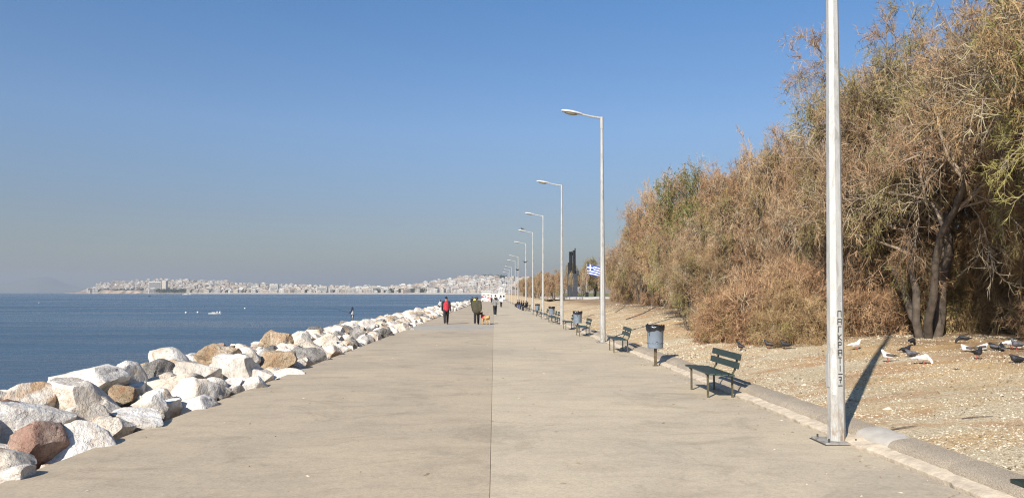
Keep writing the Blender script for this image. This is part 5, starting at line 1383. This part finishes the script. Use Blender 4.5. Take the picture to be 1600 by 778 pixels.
for j, (px, k, D, row) in enumerate(spots):
    pi = rn.randrange(len(PROT)); me, w_, h_, hm, c = PROT[pi]
    s = rn.uniform(0.6, 0.95); rz = rn.uniform(-0.5, 0.5) - (px - 772) / 1186 * 0.8
    x = (px - 772) / 1186 * D; z = land_z(px, min(1, max(0, (D - lerp_tab(DCO, px)) / DEPTH))) - 0.3
    hs = s * rn.uniform(0.75, 1.1)
    if nb < 296:
        o = link_mesh('town_house', me); o.location = (x, D, z); o.scale = (s, s, hs); o.rotation_euler = (0, 0, rz); nb += 1
        where = 'on the shore of the town across the bay' if row == 0 else ('on the skyline of the town across the bay' if row == 11 else 'on the slope of the town across the bay')
        tag(o, LBL[c][1] + ' ' + where, 'building', 'buildings of the town across the bay')
    else:
        cc, ss = math.cos(rz), math.sin(rz)
        b = len(V_)
        V_ += [(x + (a * cc - e * ss) * s, D + (a * ss + e * cc) * s, z + f * hs) for a, e, f in hm.v]
        F_ += [tuple(i_ + b for i_ in f) for f in hm.f]; Mi_ += [c if q == 0 else 4 + q for q in hm.m]
me = bpy.data.meshes.new('town_mass'); me.from_pydata(V_, [], F_)
for m__ in WM + [dk, slb]: me.materials.append(m__)
me.polygons.foreach_set('material_index', Mi_); me.update()
tag(link_mesh('town_mass', me), 'dense rows of pale houses filling the town slope across the bay', 'houses', kind='stuff')
# big hotel-like block on the headland
D = 2560; HB = empty('hotel_block', ((250 - 772) / 1186 * D, D, 8)); tag(HB, 'broad grey-white hotel block with a taller end tower on the headland', 'building')
m_ = MB(); m_.box((0, 0, 15), (42, 16, 30), bev=0.4); m_.build('wall', WM[4], HB)
m_ = MB(); m_.box((28.5, 2, 16.5), (13, 16, 33), bev=0.4); m_.build('tower', WM[0], HB)
for f in range(7):
    m_ = MB(); m_.box((0, -8.6, 6 + f * 3.6), (39, 1.6, 1.0)); m_.build('balcony', slb, HB)
    m_ = MB(); m_.box((0, -8.05, 4.2 + f * 3.6), (38, 0.3, 2.0)); m_.build('window_band', dk, HB)
for (px, w_, h_, wall, lab) in [(432, 24, 26, 4, 'tall grey block standing at the shore of the low town'), (505, 30, 18, 4, 'long bluish grey block at the shore of the low town'), (674, 20, 17, 2, 'tall tan apartment block at the foot of the hill town'), (712, 20, 15, 3, 'peach apartment block at the foot of the hill town'), (735, 50, 9, 1, 'long white building crowning the hill town')]:
    k = 0.02 if px < 700 else (0.1 if px < 730 else 1.0); D = lerp_tab(DCO, px) + DEPTH * k
    B_ = empty('apartment_block', ((px - 772) / 1186 * D, D, land_z(px, k) - 0.5)); tag(B_, lab, 'building')
    if px == 735: B_.location.x = (745 - 772) / 1186 * D
    m_ = MB(); m_.box((0, 0, h_ / 2), (w_, 14, h_)); m_.build('wall', WM[wall], B_)
    for f in range(int(h_ / 3.4)):
        m_ = MB(); m_.box((0, -7.1, 2.0 + f * 3.4), (w_ * 0.86, 0.3, 1.5)); m_.build('window_band', dk, B_)
        m_ = MB(); m_.box((0, -7.6, 3.4 + f * 3.4), (w_ * 0.9, 1.2, 0.7)); m_.build('balcony', slb, B_)
# transmitter mast
D = lerp_tab(DCO, 547) + 250; m_ = MB(); x = (547 - 772) / 1186 * D; z = land_z(547, 0.6)
m_.tube([(x, D, z), (x, D, z + 20), (x, D, z + 30)], [1.0, 0.7, 0.25], 5)
for q in range(5): m_.box((x, D, z + 6 + q * 5), (2.2, 2.2, 0.4))
tag(m_.build('radio_mast', M['lamp_case']), 'thin pale radio mast rising above the low town', 'mast')
# shore trees and beach
def blob_wood(spec, label):
    r = np.random.default_rng(3); Vs, Ts, n0 = [], [], 0; tn = []
    for (pa, pb, k0, k1, n, h0, h1) in spec:
        for _ in range(n):
            px = r.uniform(pa, pb); k = r.uniform(k0, k1); D = lerp_tab(DCO, px) + DEPTH * k; c = np.array([(px - 772) / 1186 * D, D, land_z(px, k)]); H = r.uniform(h0, h1)
            m = 130; q = r.normal(size=(m, 3)); q /= np.linalg.norm(q, axis=1, keepdims=True); p = c + np.array([0, 0, H * 0.55]) + q * np.array([H * 0.55, H * 0.55, H * 0.45]) * r.uniform(0.5, 1.0, (m, 1))
            a = norm(r.normal(size=(m, 3))) * 1.3; b = norm(np.cross(a, r.normal(size=(m, 3)))) * 1.1
            Vs.append(np.stack([p - a, p + b, p + a - b * 0.5], 1).reshape(-1, 3)); Ts.append(np.arange(m * 3).reshape(-1, 3) + n0); n0 += m * 3; tn.append(r.random(m))
    me = np_mesh('shore_wood', np.concatenate(Vs), np.concatenate(Ts), [ramp_attr('far_foliage', [(0, (0.025, 0.04, 0.02)), (1, (0.06, 0.08, 0.035))])], np.concatenate(tn))
    tag(link_mesh('shore_wood', me), label, 'trees', kind='stuff')
blob_wood([(606, 684, 0.0, 0.34, 60, 5, 14), (250, 300, 0.0, 0.05, 30, 10, 16), (160, 250, 0.06, 0.3, 60, 7, 11), (300, 620, 0.0, 0.1, 60, 6, 11), (300, 900, 0.2, 1.0, 120, 6, 10), (755, 790, 1.0, 1.02, 26, 11, 16), (790, 815, 1.0, 1.02, 14, 9, 13)], 'dark green trees between the houses along the far shore')
m_ = MB(); vs_ = []
PXb = [300 + 6 * i for i in range(90)]
for px in PXb:
    for k, z in ((-0.075, -0.3), (-0.05, 0.9), (-0.01, 3.2)):
        D = lerp_tab(DCO, px) + DEPTH * k; vs_.append(((px - 772) / 1186 * D, D, SEA_Z + z + 0.5 * noise.noise((px * 0.2, k * 30, 0))))
m_.add(vs_, [(i * 3 + j, (i + 1) * 3 + j, (i + 1) * 3 + j + 1, i * 3 + j + 1) for i in range(len(PXb) - 1) for j in range(2)])
tag(m_.build('beach', simple('beach_sand', (0.52, 0.45, 0.36), 0.95, 0.15, 0.05, kind='World')), kind='structure')

# ================================================================ HAZE
m_ = MB(); m_.box((-8, 0, 118), (24100, 24100, 262))
hz = m_.build('haze', [])
mh = bpy.data.materials.new('haze_air'); mh.use_nodes = True; t = mh.node_tree
for n in list(t.nodes):
    if n.type != 'OUTPUT_MATERIAL': t.nodes.remove(n)
pv = t.nodes.new('ShaderNodeVolumePrincipled'); pv.inputs['Density'].default_value = 0.00017; pv.inputs['Color'].default_value = (0.55, 0.58, 0.62, 1); pv.inputs['Anisotropy'].default_value = 0.2
t.links.new(pv.outputs[0], t.nodes['Material Output'].inputs['Volume'])
mh.cycles.volume_sampling = 'DISTANCE'; hz.data.materials.append(mh); tag(hz, 'thin pale sea haze', 'haze', kind='stuff')
